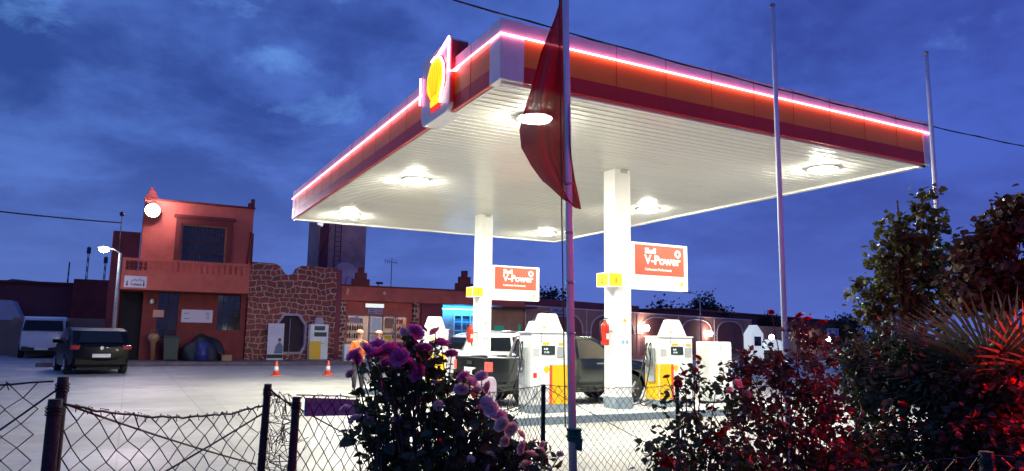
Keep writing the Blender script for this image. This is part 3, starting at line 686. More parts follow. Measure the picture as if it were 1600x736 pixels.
def wheel(t, x, y, r, w=.21):
    s = 1 if y > 0 else -1
    o = MB().lathe([(r*.62, -w/2), (r*.93, -w/2), (r, -w*.32), (r, w*.32), (r*.93, w/2), (r*.62, w/2)], (x, y, r), 28, 'Y').build('wheel', M['tyre'], t, True)
    g = MB(); g.lathe([(r*.61, s*w*.30), (r*.61, s*w*.47)], (x, y, r), 24, 'Y')
    for k in range(6):
        a = k*math.pi/3; g.tube([(x, y+s*w*.49, r), (x+r*.56*math.cos(a), y+s*w*.49, r+r*.56*math.sin(a))], .03, 5)
    g.lathe([(.05, s*w*.47), (.05, s*w*.54)], (x, y, r), 12, 'Y'); g.build('rim', M['rim'], o, True)
def plate(t, x, y, z, s, w=.5, h_=.11, txt=None):
    x0, x1 = sorted((x, x+s*.012)); o = MB().box(x0, x1, y-w/2, y+w/2, z-h_/2, z+h_/2, bev=.003).build('number_plate', M['plate'], t, True)

# black pickup; local +x forward
def pickup():
    t = thing('pickup_truck', 'black double cab pickup truck filling up between the two pump islands', 'pickup truck', (10.05, 16.2, .0), R(1))
    hw = .91; L0, L1 = -2.6, 2.6; rw, fw_ = -1.45, 1.62; r = .37
    wf = lambda x, z: (1.0 - max(0, z-1.08)*.30 - max(0, .55-z)*.12) * (1-.10*max(0, abs(x)-1.9)/.7)
    prof = [(L0, .45)] + [(rw-.46, .38)] + arc(rw, .46, 180, 0, 10, .38)[1:-1] + [(rw+.46, .36), (fw_-.46, .36)] + arc(fw_, .46, 180, 0, 10, .38)[1:-1] + [(fw_+.46, .40), (2.52, .42), (L1, .62), (2.58, .86), (2.45, .99), (1.65, 1.10), (1.30, 1.12), (.62, 1.62), (.45, 1.68), (-.60, 1.72), (-.95, 1.67), (-1.08, 1.12), (-1.10, .62), (L0+.02, .62)]
    b = shell(prof, hw, wf, (.6, .85, 1.08, 1.35, 1.6)); g = MB(); g.merge(b); o = g.build('body', M['pickblack'], t, True); smooth_angle(o)
    # load bed
    g = MB()
    for s in (-1, 1):
        pl = [(L0, .6), (rw-.47, .6)] + [(x, z) for x, z in arc(rw, .47, 152, 28, 8, .38)] + [(rw+.47, .6), (-1.11, .6), (-1.11, 1.13), (L0, 1.15)]
        g.prism(pl, min(s*.84, s*.915), max(s*.84, s*.915), 'Y', bev=.012)
    g.box(L0+.05, -1.12, -.84, .84, .60, .68); g.box(-1.2, -1.13, -.84, .84, .68, 1.12)
    bed = g.build('load_bed', M['pickblack'], t, True)
    tg = MB().box(L0-.02, L0+.05, -.80, .80, .60, 1.15, bev=.012).build('tailgate', M['pickblack'], t, True)
    MB().box(L0-.045, L0-.022, -.14, .14, .98, 1.06, bev=.005).build('handle', M['black'], tg, True)
    for s in (-1, 1):
        g = MB().tube([(L0, s*.88, 1.165), (-1.12, s*.88, 1.15)], .022, 8); g.build('bed_rail', M['steel'], t, True)
        MB().box(L0-.03, L0+.12, min(s*.80, s*.93), max(s*.80, s*.93), .84, 1.06, bev=.01).build('tail_light', M['taillit'], t, True)
        sidewin([(-.98, 1.14), (-.10, 1.14), (-.10, 1.60), (-.55, 1.61), (-.86, 1.56)], wf, hw, s).build('rear_side_window', M['cabglass'], t, True)
        sidewin([(-.02, 1.14), (1.12, 1.14), (.58, 1.53), (.40, 1.60), (-.02, 1.61)], wf, hw, s).build('front_side_window', M['cabglass'], t, True)
        MB().box(2.36, 2.54, min(s*.58, s*.84), max(s*.58, s*.84), .78, .96, bev=.03).build('headlight', M['headl'], t, True)
        MB().box(.95, 1.12, min(s*.93, s*1.10), max(s*.93, s*1.10), 1.10, 1.28, bev=.03).build('side_mirror', M['pickblack'], t, True)
        for xx in (-.35, .50):
            MB().box(xx, xx+.2, min(s*.915, s*.945), max(s*.915, s*.945), 1.0, 1.03, bev=.006).build('door_handle', M['steel'], t, True)
        g = MB(); 
        for xx in (-1.06, -.06, 1.08): g.box(xx, xx+.008, min(s*.90, s*.9155), max(s*.90, s*.9155), .50, 1.08)
        g.build('door_gap', M['black'], t, True)
        MB().box(-.95, 1.05, min(s*.80, s*.95), max(s*.80, s*.95), .32, .37, bev=.01).build('side_step', M['black'], t, True)
        for x in (rw, fw_): wheel(t, x, s*.80, r, .24)
    MB().box(L0-.16, L0-.03, -.88, .88, .46, .62, bev=.02).build('rear_bumper', M['steel'], t, True)
    plate(t, L0-.024, 0, .82, -1, .62, .18)
    b = MB(); b.face([(1.26, -.70, 1.15), (1.26, .70, 1.15), (.68, .62, 1.595), (.68, -.62, 1.595)]); b.build('windscreen', M['carglass'], t, True)
    MB().box(-1.3, -1.0, -.74, .74, .3, .55).build('underbody', M['black'], t, True); MB().box(-2.4, 2.3, -.55, .55, .28, .40).build('chassis', M['black'], t, True)
    # rear window of the cab
    g = MB(); g.face([(-1.09, -.66, 1.18), (-1.09, .66, 1.18), (-1.0, .60, 1.58), (-1.0, -.60, 1.58)]); g.build('rear_window', M['carglass'], t, True)
pickup()

def hatch(loc, rz, label, name='parked_car', kind='hatch'):
    t = thing(name, label, 'car' if kind != 'van' else 'van', loc, rz)
    if kind == 'hatch':
        hw, r, paint = .87, .31, M['carblack']; rw, fw_ = -1.22, 1.33
        prof = [(-1.98, .38), (rw-.37, .26)] + arc(rw, .37, 180, 0, 8, .30)[1:-1] + [(rw+.37, .24), (fw_-.37, .24)] + arc(fw_, .37, 180, 0, 8, .30)[1:-1] + [(fw_+.37, .26), (2.02, .32), (2.06, .58), (1.9, .76), (1.05, .93), (.30, 1.40), (-.1, 1.46), (-.9, 1.45), (-1.5, 1.36), (-1.88, .98), (-2.02, .86), (-2.04, .5)]
        belt, roof = .92, 1.40
        win = ([(-1.45, .98), (-.42, .95), (-.42, 1.37), (-1.1, 1.35), (-1.38, 1.24)], [(-.36, .95), (.86, .95), (.22, 1.34), (-.05, 1.38), (-.36, 1.38)])
        rwin = [(-1.875, -.62, 1.00), (-1.875, .62, 1.00), (-1.545, .54, 1.335), (-1.545, -.54, 1.335)]
        lights = (.78, .92, .58, .86, -2.03)
    elif kind == 'van':
        hw, r, paint = .91, .33, M['carwhite']; rw, fw_ = -1.30, 1.42
        prof = [(-2.08, .42), (rw-.40, .34)] + arc(rw, .40, 180, 0, 8, .33)[1:-1] + [(rw+.40, .3), (fw_-.4, .3)] + arc(fw_, .4, 180, 0, 8, .33)[1:-1] + [(fw_+.4, .3), (2.2, .36), (2.22, .75), (2.02, .98), (1.35, 1.12), (.72, 1.68), (.35, 1.80), (-1.7, 1.83), (-1.93, 1.76), (-2.08, 1.15), (-2.12, .9), (-2.12, .5)]
        belt, roof = 1.12, 1.76
        win = ([(-1.8, 1.18), (-.95, 1.16), (-.95, 1.66), (-1.7, 1.64)], [(-.85, 1.14), (1.05, 1.14), (.60, 1.60), (.3, 1.68), (-.85, 1.68)])
        rwin = [(-2.088, -.76, 1.20), (-2.088, .76, 1.20), (-1.975, .70, 1.66), (-1.975, -.70, 1.66)]
        lights = (.98, 1.32, .80, .90, -2.08)
    else:
        hw, r, paint = .93, .36, M['carwhite']; rw, fw_ = -1.38, 1.42
        prof = [(-2.2, .45), (rw-.43, .36)] + arc(rw, .43, 180, 0, 8, .36)[1:-1] + [(rw+.43, .34), (fw_-.43, .34)] + arc(fw_, .43, 180, 0, 8, .36)[1:-1] + [(fw_+.43, .36), (2.3, .44), (2.33, .85), (2.1, 1.02), (1.3, 1.12), (.62, 1.66), (.3, 1.76), (-1.4, 1.78), (-1.95, 1.68), (-2.2, 1.14), (-2.24, .6)]
        belt, roof = 1.12, 1.72
        win = ([(-1.95, 1.50), (-1.90, 1.22), (-1.55, 1.15), (-.42, 1.13), (-.42, 1.62), (-1.85, 1.60)], [(-.34, 1.13), (1.0, 1.13), (.5, 1.58), (.2, 1.64), (-.34, 1.64)])
        rwin = [(-2.17, -.72, 1.2), (-2.17, .72, 1.2), (-1.98, .64, 1.6), (-1.98, -.64, 1.6)]
        lights = (.85, 1.05, .6, .88, -2.2)
    wf = lambda x, z: (1.0 - max(0, z-belt)*(.26 if kind != 'van' else .14) - max(0, .5-z)*.10) * (1-.14*max(0, abs(x)-1.45)/.65)
    b = shell(prof, hw, wf, (.45, .65, belt, (belt+roof)/2, roof)); g = MB(); g.merge(b); o = g.build('body', paint, t, True); smooth_angle(o)
    for s in (-1, 1):
        for w in win: sidewin(w, wf, hw, s).build('side_window', M['carglass'], t, True)
        for x in (rw, fw_): wheel(t, x, s*(hw-.10), r, .20)
        z0, z1, y0, y1, xx = lights
        k = -1
        lit = M['taillit'] if (kind == 'hatch' and s == -1 and False) else M['tailoff']
        MB().box(xx-.025, xx+.14, min(s*y0*hw/.87, s*(hw*.965)), max(s*y0*hw/.87, s*(hw*.965)), z0, z1, bev=.03).build('tail_light', lit, t, True)
        MB().box(1.85, 2.03 if kind == 'hatch' else 2.2, min(s*.50, s*.74), max(s*.50, s*.74), .60 if kind == 'hatch' else .78, .74 if kind == 'hatch' else .95, bev=.03).build('headlight', M['headl'], t, True)
        MB().box(.78, .93, min(s*(hw-.02), s*(hw+.16)), max(s*(hw-.02), s*(hw+.16)), belt+.02, belt+.15, bev=.03).build('side_mirror', paint if kind == 'hatch' else M['black'], t, True)
    xm = min(p[0] for p in prof); g = MB(); g.face([(p[0]-.015-.09*max(0, 1-(p[0]-xm)/.6), p[1], p[2]) for p in rwin]); rwo = g.build('rear_window', M['carglass'], t, True)
    q = prof[-1]; xb = min(p[0] for p in prof)
    MB().box(xb-.05, xb+.12, -hw*.82, hw*.82, .30, .52, bev=.03).build('rear_bumper', paint if kind == 'hatch' else M['carlower'], t, True)
    plate(t, xb-.10 if kind != 'van' else xb-.062, 0 if kind != 'van' else .0, .60 if kind == 'hatch' else .42, -1)
    if kind == 'van': MB().box(xb-.015, xb+.03, -.62, .62, .93, 1.0, bev=.01).build('trim_bar', M['black'], t, True); MB().box(-1.98, -1.95, -.12, .12, 1.70, 1.76).build('brake_light', M['black'], t, True)
    if kind == 'hatch': MB().lathe([(.055, xb-.094), (.05, xb-.104)], (0, 0, .84), 16, 'X').build('round_badge', M['steel'], t, True)
    if kind == 'suv':
        for s in (-1, 1): MB().tube([(-1.3, s*.68, 1.81), (-.4, s*.68, 1.84), (.4, s*.68, 1.81)], .018, 6).build('roof_rail', M['steel'], t, True)
    g = MB(); 
    ws = {'hatch': [(1.02, .66, .965), (.33, .56, 1.40)], 'van': [(1.33, .72, 1.15), (.72, .66, 1.67)], 'suv': [(1.28, .72, 1.15), (.62, .64, 1.65)]}[kind]
    g.face([(ws[0][0]+.01, -ws[0][1], ws[0][2]+.01), (ws[0][0]+.01, ws[0][1], ws[0][2]+.01), (ws[1][0]+.01, ws[1][1], ws[1][2]+.01), (ws[1][0]+.01, -ws[1][1], ws[1][2]+.01)]); g.build('windscreen', M['carglass'], t, True)
    MB().box(-1.8, 1.8, -.6, .6, .16, .30).build('underbody', M['black'], t, True)
    return t
hatch((-1.25, 33.6, 0), R(100), 'black hatchback parked in front of the two storey building', kind='hatch').scale = (1.2,)*3
hatch((-4.35, 52.0, 0), R(91), 'white passenger van parked at the far left beyond the black hatchback', 'parked_van', 'van').scale = (1.3,)*3
hatch((12.45, 23.6, 0), R(0), 'white four wheel drive behind the rear column and the black pickup', 'parked_car', 'suv')

# ------------------------------------------------------------------ people
def skinmesh(name, verts, edges, mat, parent, sub=2, root=0, label=None):
    me = bpy.data.meshes.new(name); me.from_pydata([v[:3] for v in verts], edges, [])
    o = bpy.data.objects.new(name, me); COL.objects.link(o)
    md = o.modifiers.new('s', 'SKIN'); md.use_smooth_shade = True
    sk = me.skin_vertices[0].data
    for i, v in enumerate(verts):
        r = v[3]; sk[i].radius = (r, r) if not isinstance(r, tuple) else r
        sk[i].use_root = (i == root)
    m2 = o.modifiers.new('u', 'SUBSURF'); m2.levels = sub; m2.render_levels = sub
    dg = bpy.context.evaluated_depsgraph_get(); dg.update(); m = bpy.data.meshes.new_from_object(o.evaluated_get(dg)); m.name = name
    bpy.data.objects.remove(o); bpy.data.meshes.remove(me)
    m.materials.clear(); m.materials.append(mat)
    for p in m.polygons: p.use_smooth = True
    q = bpy.data.objects.new(name, m); COL.objects.link(q); q.parent = parent
    return q
def person(loc, rz, label, jacket, cap, pose='phone'):
    """faces local -y"""
    t = thing('person', label, 'person', loc, rz)
    if pose == 'phone': elb = [(-.27, -.03, 1.13), (.27, -.03, 1.13)]; hand = [(-.06, -.27, 1.27), (.07, -.26, 1.24)]
    else: elb = [(-.28, -.02, 1.12), (.27, .02, 1.10)]; hand = [(-.36, -.25, 1.12), (.25, -.14, .86)]
    V = [(0, 0, .95, (.15, .11)), (0, 0, 1.10, (.135, .10)), (0, .0, 1.28, (.165, .115)), (0, .01, 1.42, (.14, .09)), (0, 0, 1.50, .058), (0, -.01, 1.57, .075), (0, -.015, 1.66, (.085, .098)), (0, -.01, 1.72, (.06, .07))]
    E_ = [(0, 1), (1, 2), (2, 3), (3, 4), (4, 5), (5, 6), (6, 7)]
    def add(p, *v):
        for q in v: V.append(q); E_.append((p, len(V)-1)); p = len(V)-1
        return p
    for k, s in enumerate((-1, 1)):
        w = add(3, (s*.16, .01, 1.40, .062), (*[(a+b)/2 for a, b in zip((s*.19, .01, 1.38), elb[k])], .05), (*elb[k], .042), (*[(a*.4+b*.6) for a, b in zip(elb[k], hand[k])], .034), (*hand[k], .026))
        hd = Vector(hand[k]); dr = Vector((-s*.35, -.45, .6)) if pose == 'phone' else Vector((-.1*s, -.9, -.1)); dr.normalize(); sd = dr.orthogonal().normalized() if pose != 'phone' else Vector((s*.6, 0, .5)).normalized()
        pm = add(w, (*(hd+dr*.05), (.034, .020)))
        for j, (u, l) in enumerate(((-.026, .072), (-.009, .082), (.009, .078), (.026, .062))):
            a = hd+dr*.08+sd*u; add(pm, (*a, .0095), (*(a+dr*l*.5+Vector((0, 0, -.006))), .0085), (*(a+dr*l*.8+Vector((0, .02, -.02))), .007))
        th = hd+dr*.03+sd*.035; add(pm, (*th, .010), (*(th+sd*.02+dr*.035), .008))
        add(0, (s*.09, 0, .88, .092), (s*.10, -.01, .66, .075), (s*.105, -.005, .48, .056), (s*.11, .02, .28, .052), (s*.11, .03, .10, .036), (s*.115, -.04, .045, .038), (s*.12, -.12, .03, .030))
    skinmesh('body', V, E_, M['skin'], t, 2)
    # jacket
    V = [(0, 0, .90, (.175, .13)), (0, 0, 1.10, (.165, .125)), (0, .0, 1.28, (.19, .135)), (0, .01, 1.43, (.15, .10)), (0, .0, 1.49, .072)]; E_ = [(0, 1), (1, 2), (2, 3), (3, 4)]
    for k, s in enumerate((-1, 1)):
        add(3, (s*.17, .01, 1.40, .078), (*[(a+b)/2 for a, b in zip((s*.19, .01, 1.38), elb[k])], .066), (*elb[k], .060), (*[(a*.25+b*.75) for a, b in zip(elb[k], hand[k])], .046))
    skinmesh('jacket', V, E_, jacket, t, 2)
    V = [(0, 0, .92, (.165, .125))]; E_ = []
    for s in (-1, 1): add(0, (s*.09, 0, .86, .105), (s*.10, -.01, .66, .088), (s*.105, -.005, .48, .072), (s*.11, .02, .28, .066), (s*.11, .03, .12, .060))
    skinmesh('trousers', V, E_, M['trouser'], t, 2)
    for s in (-1, 1): MB().box(s*.12-.045, s*.12+.045, -.19, .08, 0, .075, bev=.025).build('shoe', M['black'], t, True)
    # face
    g = MB(); 
    g.prism([(-.012, 1.61), (.012, 1.61), (.006, 1.655), (-.006, 1.655)], -.128, -.10, 'Y', bev=.003); g.build('nose', M['skin'], t, True)
    g = MB()
    for s in (-1, 1): g.ball((s*.032, -.103, 1.655), .011, (1.2, .6, .8), 8, 6)
    g.box(-.022, .022, -.112, -.10, 1.588, 1.594); g.build('eyes_and_mouth', M['hair'], t, True)
    for s in (-1, 1): MB().ball((s*.088, 0, 1.645), .028, (.35, .7, 1.1), 8, 6).build('ear', M['skin'], t, True)
    MB().ball((0, .018, 1.675), .1, (.95, 1.02, .9), 14, 10).build('hair', M['hair'], t, True)
    if cap:
        g = MB(); g.lathe([(.104, 0), (.104, .035), (.085, .075), (.04, .098), (.005, .102)], (0, 0, 1.69), 18)
        g.prism([(.085*math.cos(R(a)), -.05-.13*abs(math.sin(R(a)))) for a in range(180, 361, 20)], 1.69, 1.70, 'Z'); g.build('cap', cap, t, True)
    if pose != 'phone':
        g = MB(); g.box(-.15, -.04, -.150, -.142, 1.27, 1.34); g.box(-.12, -.03, -.150, -.142, 1.10, 1.15); g.build('yellow_badge', M['yellow'], t, True)
    return t
person((5.95, 20.6, .004), R(-8), 'man in orange jacket and pale cap looking down at a phone', M['hiorange'], M['cream'])
t = thing('mobile_phone', 'small dark phone held up by the man in the orange jacket', 'phone', (5.955, 20.29, 1.33))
MB().box(-.035, .035, -.005, .005, 0, .14, bev=.003).build('phone_body', M['black'], t, True)
person((7.15, 22.6, .004), R(20), 'attendant in dark red and yellow uniform and pale cap behind the magenta roses', M['shirtred'], M['cream'], 'reach')

# ------------------------------------------------------------------ traffic cones
cone = None
for x, y, lab in ((5.21, 29.33, 'left orange traffic cone, in front of the stone faced wall'), (7.23, 29.35, 'right orange traffic cone, nearer the shop')):
    if cone is None:
        cone = thing('traffic_cone', lab, 'traffic cone', (x, y, .004), group='orange cones on the forecourt')
        c = MB().lathe([(.13, .03), (.03, .56), (.02, .58)], (0, 0, 0), 20).build('cone_body', M['cone'], cone, True)
        MB().lathe([(.096, .20), (.067, .36)], (0, 0, 0), 20).build('white_band', M['conew'], c, True)
        for v in c.children[0].data.vertices: v.co.x *= 1.04; v.co.y *= 1.04
        MB().box(-.19, .19, -.19, .19, 0, .035, bev=.01).build('base', M['cone'], cone, True)
    else:
        c = dup(cone); c.location = (x, y, .004); c['label'] = lab

# ------------------------------------------------------------------ two storey building (left)
YF = 41.0
t = thing('two_storey_building', 'two storey salmon building with balcony and barred upper window', 'building', (2.5, YF, 0))
g = MB()  # ground floor wall with openings
def wall_open(g, x0, x1, z0, z1, y0, y1, holes):
    xs = sorted(set([x0, x1]+[h[0] for h in holes]+[h[1] for h in holes])); zs = sorted(set([z0, z1]+[h[2] for h in holes]+[h[3] for h in holes]))
    for i in range(len(xs)-1):
        for j in range(len(zs)-1):
            cx, cz = (xs[i]+xs[i+1])/2, (zs[j]+zs[j+1])/2
            if any(h[0] < cx < h[1] and h[2] < cz < h[3] for h in holes): continue
            g.box(xs[i], xs[i+1], y0, y1, zs[j], zs[j+1])
    bmesh.ops.remove_doubles(g.bm, verts=list(g.bm.verts), dist=1e-4)
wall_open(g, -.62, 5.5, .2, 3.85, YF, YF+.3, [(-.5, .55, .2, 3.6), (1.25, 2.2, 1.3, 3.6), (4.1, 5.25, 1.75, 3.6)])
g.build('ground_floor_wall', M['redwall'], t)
bx('doorway', M['dark'], t, -.5, .55, YF+.28, YF+.32, .2, 3.6)  # near-black sheet closing the doorway; the unlit room's darkness is its colour
for x0, x1, z0, z1 in ((1.25, 2.2, 1.3, 3.6), (4.1, 5.25, 1.75, 3.6)):
    w = bx('ground_window', M['glassd'], t, x0, x1, YF+.2, YF+.24, z0, z1)
    g = MB()
    for k in range(1, 4): g.box(x0+(x1-x0)*k/4-.015, x0+(x1-x0)*k/4+.015, YF+.10, YF+.13, z0, z1)
    for k in range(1, 5): g.box(x0, x1, YF+.13, YF+.15, z0+(z1-z0)*k/5-.012, z0+(z1-z0)*k/5+.012)
    g.build('window_bars', M['grille'], w)
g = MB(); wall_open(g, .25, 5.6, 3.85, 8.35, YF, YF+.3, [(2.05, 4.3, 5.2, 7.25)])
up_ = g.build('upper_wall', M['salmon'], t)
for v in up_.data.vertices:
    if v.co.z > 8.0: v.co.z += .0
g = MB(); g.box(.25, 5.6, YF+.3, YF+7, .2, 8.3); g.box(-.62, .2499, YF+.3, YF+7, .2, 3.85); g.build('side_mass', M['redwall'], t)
g = MB(); g.box(.2, 5.66, YF-.06, YF+.35, 8.351, 8.46, bev=.01); g.build('roof_coping', M['salmon_d'], t)
def merlon(g, x, z, w, y0, y1):
    g.box(x-w/2, x+w/2, y0, y1, z, z+w*.36); g.box(x-w*.32, x+w*.32, y0, y1, z+w*.36, z+w*.72); g.box(x-w*.14, x+w*.14, y0, y1, z+w*.72, z+w*1.05)
g = MB(); merlon(g, .55, 8.462, .55, YF+.0, YF+.3); g.build('merlon', M['salmon_d'], t); g = MB(); g.box(5.30, 5.62, YF, YF+.3, 8.462, 8.68); g.box(5.44, 5.62, YF, YF+.3, 8.68, 8.92); g.build('merlon', M['salmon_d'], t)
w = MB(); w.box(1.78, 2.045, YF-.10, YF-.002, 5.1, 7.55); w.box(4.305, 4.57, YF-.10, YF-.002, 5.1, 7.55); w.box(2.046, 4.304, YF-.10, YF-.002, 7.26, 7.55); w.box(1.66, 4.70, YF-.16, YF-.002, 7.552, 7.72)
w = w.build('window_surround', M['salmon_d'], t)
g = MB(); g.box(2.06, 2.14, YF-.02, YF+.1, 5.2, 7.24); g.box(4.21, 4.29, YF-.02, YF+.1, 5.2, 7.24); g.box(2.14, 4.21, YF-.02, YF+.1, 7.16, 7.24); g.build('window_frame', M['woodframe'], t)
w = bx('upper_window', M['glassd'], t, 2.06, 4.29, YF+.16, YF+.2, 5.2, 7.24)
g = MB()
for k in range(1, 14): x = 2.14+2.07*k/14; g.tube([(x, YF+.06, 5.2), (x, YF+.06, 7.16)], .012, 5)
for z in (5.7, 6.25, 6.35, 6.8): g.box(2.14, 4.21, YF+.045, YF+.075, z-.02, z+.02)
g.build('iron_bars', M['grille'], w)
# balcony
YB = 39.7
g = MB(); g.box(-.5, 5.42, YB, YF-.002, 3.66, 3.86); g.box(-.5, 5.42, YB-.001, YB+.12, 3.861, 4.60); g.box(-.5, 5.42, YB-.02, YB+.14, 5.06, 5.20, bev=.01)
for x0, x1 in ((-.5, -.36), (5.28, 5.42), (.62, .80)): g.box(x0, x1, YB, YB+.12, 4.601, 5.059)
bal = g.build('balcony', M['salmon'], t)
for i in range(16):
    x = 1.02+i*.275
    MB().prism([(x-.075, 4.601), (x+.075, 4.601), (x+.075, 4.68), (x+.105, 4.76), (x+.06, 4.90), (x+.105, 5.0), (x+.105, 5.059), (x-.105, 5.059), (x-.105, 5.0), (x-.06, 4.90), (x-.105, 4.76), (x-.075, 4.68)], YB+.02, YB+.10, 'Y').build('baluster', M['salmon'], bal)
g = MB()
for i in range(5): g.box(-.34+i*.2, -.24+i*.2, YB+.03, YB+.08, 4.62, 5.05)
for i in range(2): g.box(-.355, .615, YB+.03, YB+.075, 4.72+i*.18, 4.77+i*.18)
g.build('lattice', M['salmon_d'], bal)
MB().box(-.45, 5.38, YF-.6, YF-.01, 3.87, 4.9).build('balcony_shadow_clutter', M['redwall'], bal) if False else None
g = MB(); g.box(-1.1, .2, YF+2.2, YF+5, .2, 6.9); g.build('stair_volume', M['purple'], t)
MB().tube([(5.62, YF-.05, 5.3), (5.62, YF-.05, 7.0), (5.45, YF-.05, 7.05), (5.40, YF-.05, 5.3)], .05, 8).build('drain_pipe', M['salmon_d'], t)
MB().tube([(-.72, YF-.4, 4.2), (-.72, YF-.4, 7.35)], .022, 6).build('camera_pole', M['grille'], t)
MB().ball((-.72, YF-.4, 7.45), .12).build('camera_dome', M['black'], t)

t = thing('toilet_sign', 'white toilets sign with arrows and Arabic writing on the balcony front', 'sign', (-.36, YB-.03, 3.75))
MB().box(0, .98, 0, .025, 0, .56, bev=.004).build('panel', M['banner'], t, True)
text('french_word', 'Toilette', (.27, -.004, .10), .155, M['ink'], t, bold=.005, local=True)
text('arabic_word', '\ufebe\ufef4\ufea3\ufe8d\ufeae\ufee3', (.28, -.004, .34), .17, M['ink'], t, bold=.003, local=True)
for x in (.13, .86):
    MB().prism([(x-.03, .24), (x+.03, .24), (x+.03, .14), (x+.06, .14), (x, .05), (x-.06, .14), (x-.03, .14)], -.006, -.001, 'Y').build('arrow', M['ink'], t, True)
    MB().prism([(x+.035*math.cos(a), .28+.035*math.sin(a)) for a in [k*math.pi/6 for k in range(12)]], -.006, -.001, 'Y').build('dot', M['ink'], t, True)

t = thing('flood_light', 'blazing white flood light on the roof corner of the two storey building', 'flood light', (.62, 40.6, 7.75))
MB().lathe([(.22, .14), (.32, .04), (.35, -.02)], (0, 0, 0), 24, 'Y').build('housing', M['black'], t, True)
MB().lathe([(.34, -.025), (.33, -.08), (.25, -.15), (.12, -.19), (.02, -.20)], (0, 0, 0), 24, 'Y').build('lamp_glass', M['flood'], t, True)
MB().tube([(0, .14, 0), (0, .5, -.1)], .03, 8).build('bracket', M['black'], t, True)
t.rotation_euler = (R(-12), 0, R(8))

t = thing('notice_board', 'long white board fixed to the wall under the balcony', 'board', (2.37, YF-.06, 2.12))
MB().box(0, 1.5, 0, .05, 0, .66, bev=.006).build('board', M['banner'], t, True)
g = MB()
for (x, z, w) in ((.1, .45, .25), (.12, .18, .28), (1.14, .48, .2), (1.16, .40, .18), (1.2, .3, .15), (1.15, .2, .2)): g.box(x, x+w, -.004, -.001, z, z+.035)
g.build('faint_print', M['bannerb'], t, True)
tag(bx('paper_notice', M['cream'], None, 1.05, 1.55, YF-.02, YF-.004, 2.35, 2.72), 'small cream notice stuck left of the dark ground floor window', 'notice')
t = thing('wheelie_bin', 'dark green wheelie bin standing under the balcony', 'bin', (1.95, 40.1, .2))
MB().prism([(-.30, .05), (.30, .05), (.36, 1.15), (-.36, 1.15)], -.32, .32, 'Y', bev=.02).build('bin_body', M['bin'], t, True)
MB().box(-.40, .40, -.38, .36, 1.152, 1.24, bev=.03).build('lid', M['bin'], t, True)
for s in (-1, 1): MB().lathe([(.10, s*.24), (.10, s*.30)], (.27 if s else 0, 0, .10), 14, 'Y').build('wheel', M['black'], t, True)
t = thing('tarp_heap', 'big rounded heap under black tarpaulin beside the bin', 'heap', (3.45, 40.1, .2))
b = bmesh.new(); bmesh.ops.create_icosphere(b, subdivisions=4, radius=1)
for v in b.verts:
    n_ = .08*math.sin(v.co.x*7+v.co.z*3)+.06*math.sin(v.co.y*9+v.co.x*4); v.co = Vector((v.co.x*(.98+n_), v.co.y*.7*(1+n_), max(0, v.co.z)*(1.28+n_)))
g = MB(); g.merge(b); o = g.build('tarpaulin', M['tarp'], t, True)
for p in o.data.polygons: p.use_smooth = True
t = thing('blue_barrel', 'blue plastic barrel standing in front of the black tarpaulin heap', 'barrel', (3.35, 39.15, .2))
MB().lathe([(.26, 0), (.29, .05), (.29, .30), (.30, .32), (.29, .34), (.29, .62), (.30, .64), (.29, .66), (.28, .92), (.22, .96)], (0, 0, 0), 22).build('drum', M['barrel'], t, True)
MB().lathe([(.04, .96), (.04, .99)], (.12, 0, 0), 10).build('bung', M['black'], t, True)
t = thing('cardboard_box', 'brown cardboard box dumped at the foot of the wall by the tarpaulin', 'box', (4.55, 39.7, .2))
MB().box(-.25, .25, -.18, .18, 0, .30, bev=.01).build('carton', M['card'], t, True)
MB().prism([(-.25, .30), (-.42, .44), (-.40, .45), (-.24, .315)], -.17, .17, 'Y').build('flap', M['card'], t, True)
t = thing('round_basket', 'pale round basket standing by the dark doorway', 'basket', (1.15, 40.3, .2))
MB().lathe([(.10, .0), (.12, .9), (.24, .98), (.28, 1.15), (.22, 1.28), (.08, 1.34)], (0, 0, 0), 18).build('basket', M['card'], t, True)
MB().tube([(-.2, 0, 1.2), (-.12, 0, 1.5), (.12, 0, 1.5), (.2, 0, 1.2)], .02, 6).build('handle', M['woodframe'], t, True)
t = thing('wall_lantern', 'small unlit white lantern high on the wall by the doorway', 'lantern', (.95, 40.85, 3.0))
MB().lathe([(.03, 0), (.10, .06), (.09, .20), (.02, .3)], (0, 0, 0), 12).build('lantern_glass', M['white'], t, True)
MB().tube([(0, 0, .3), (0, .15, .4)], .015, 6).build('arm', M['black'], t, True)

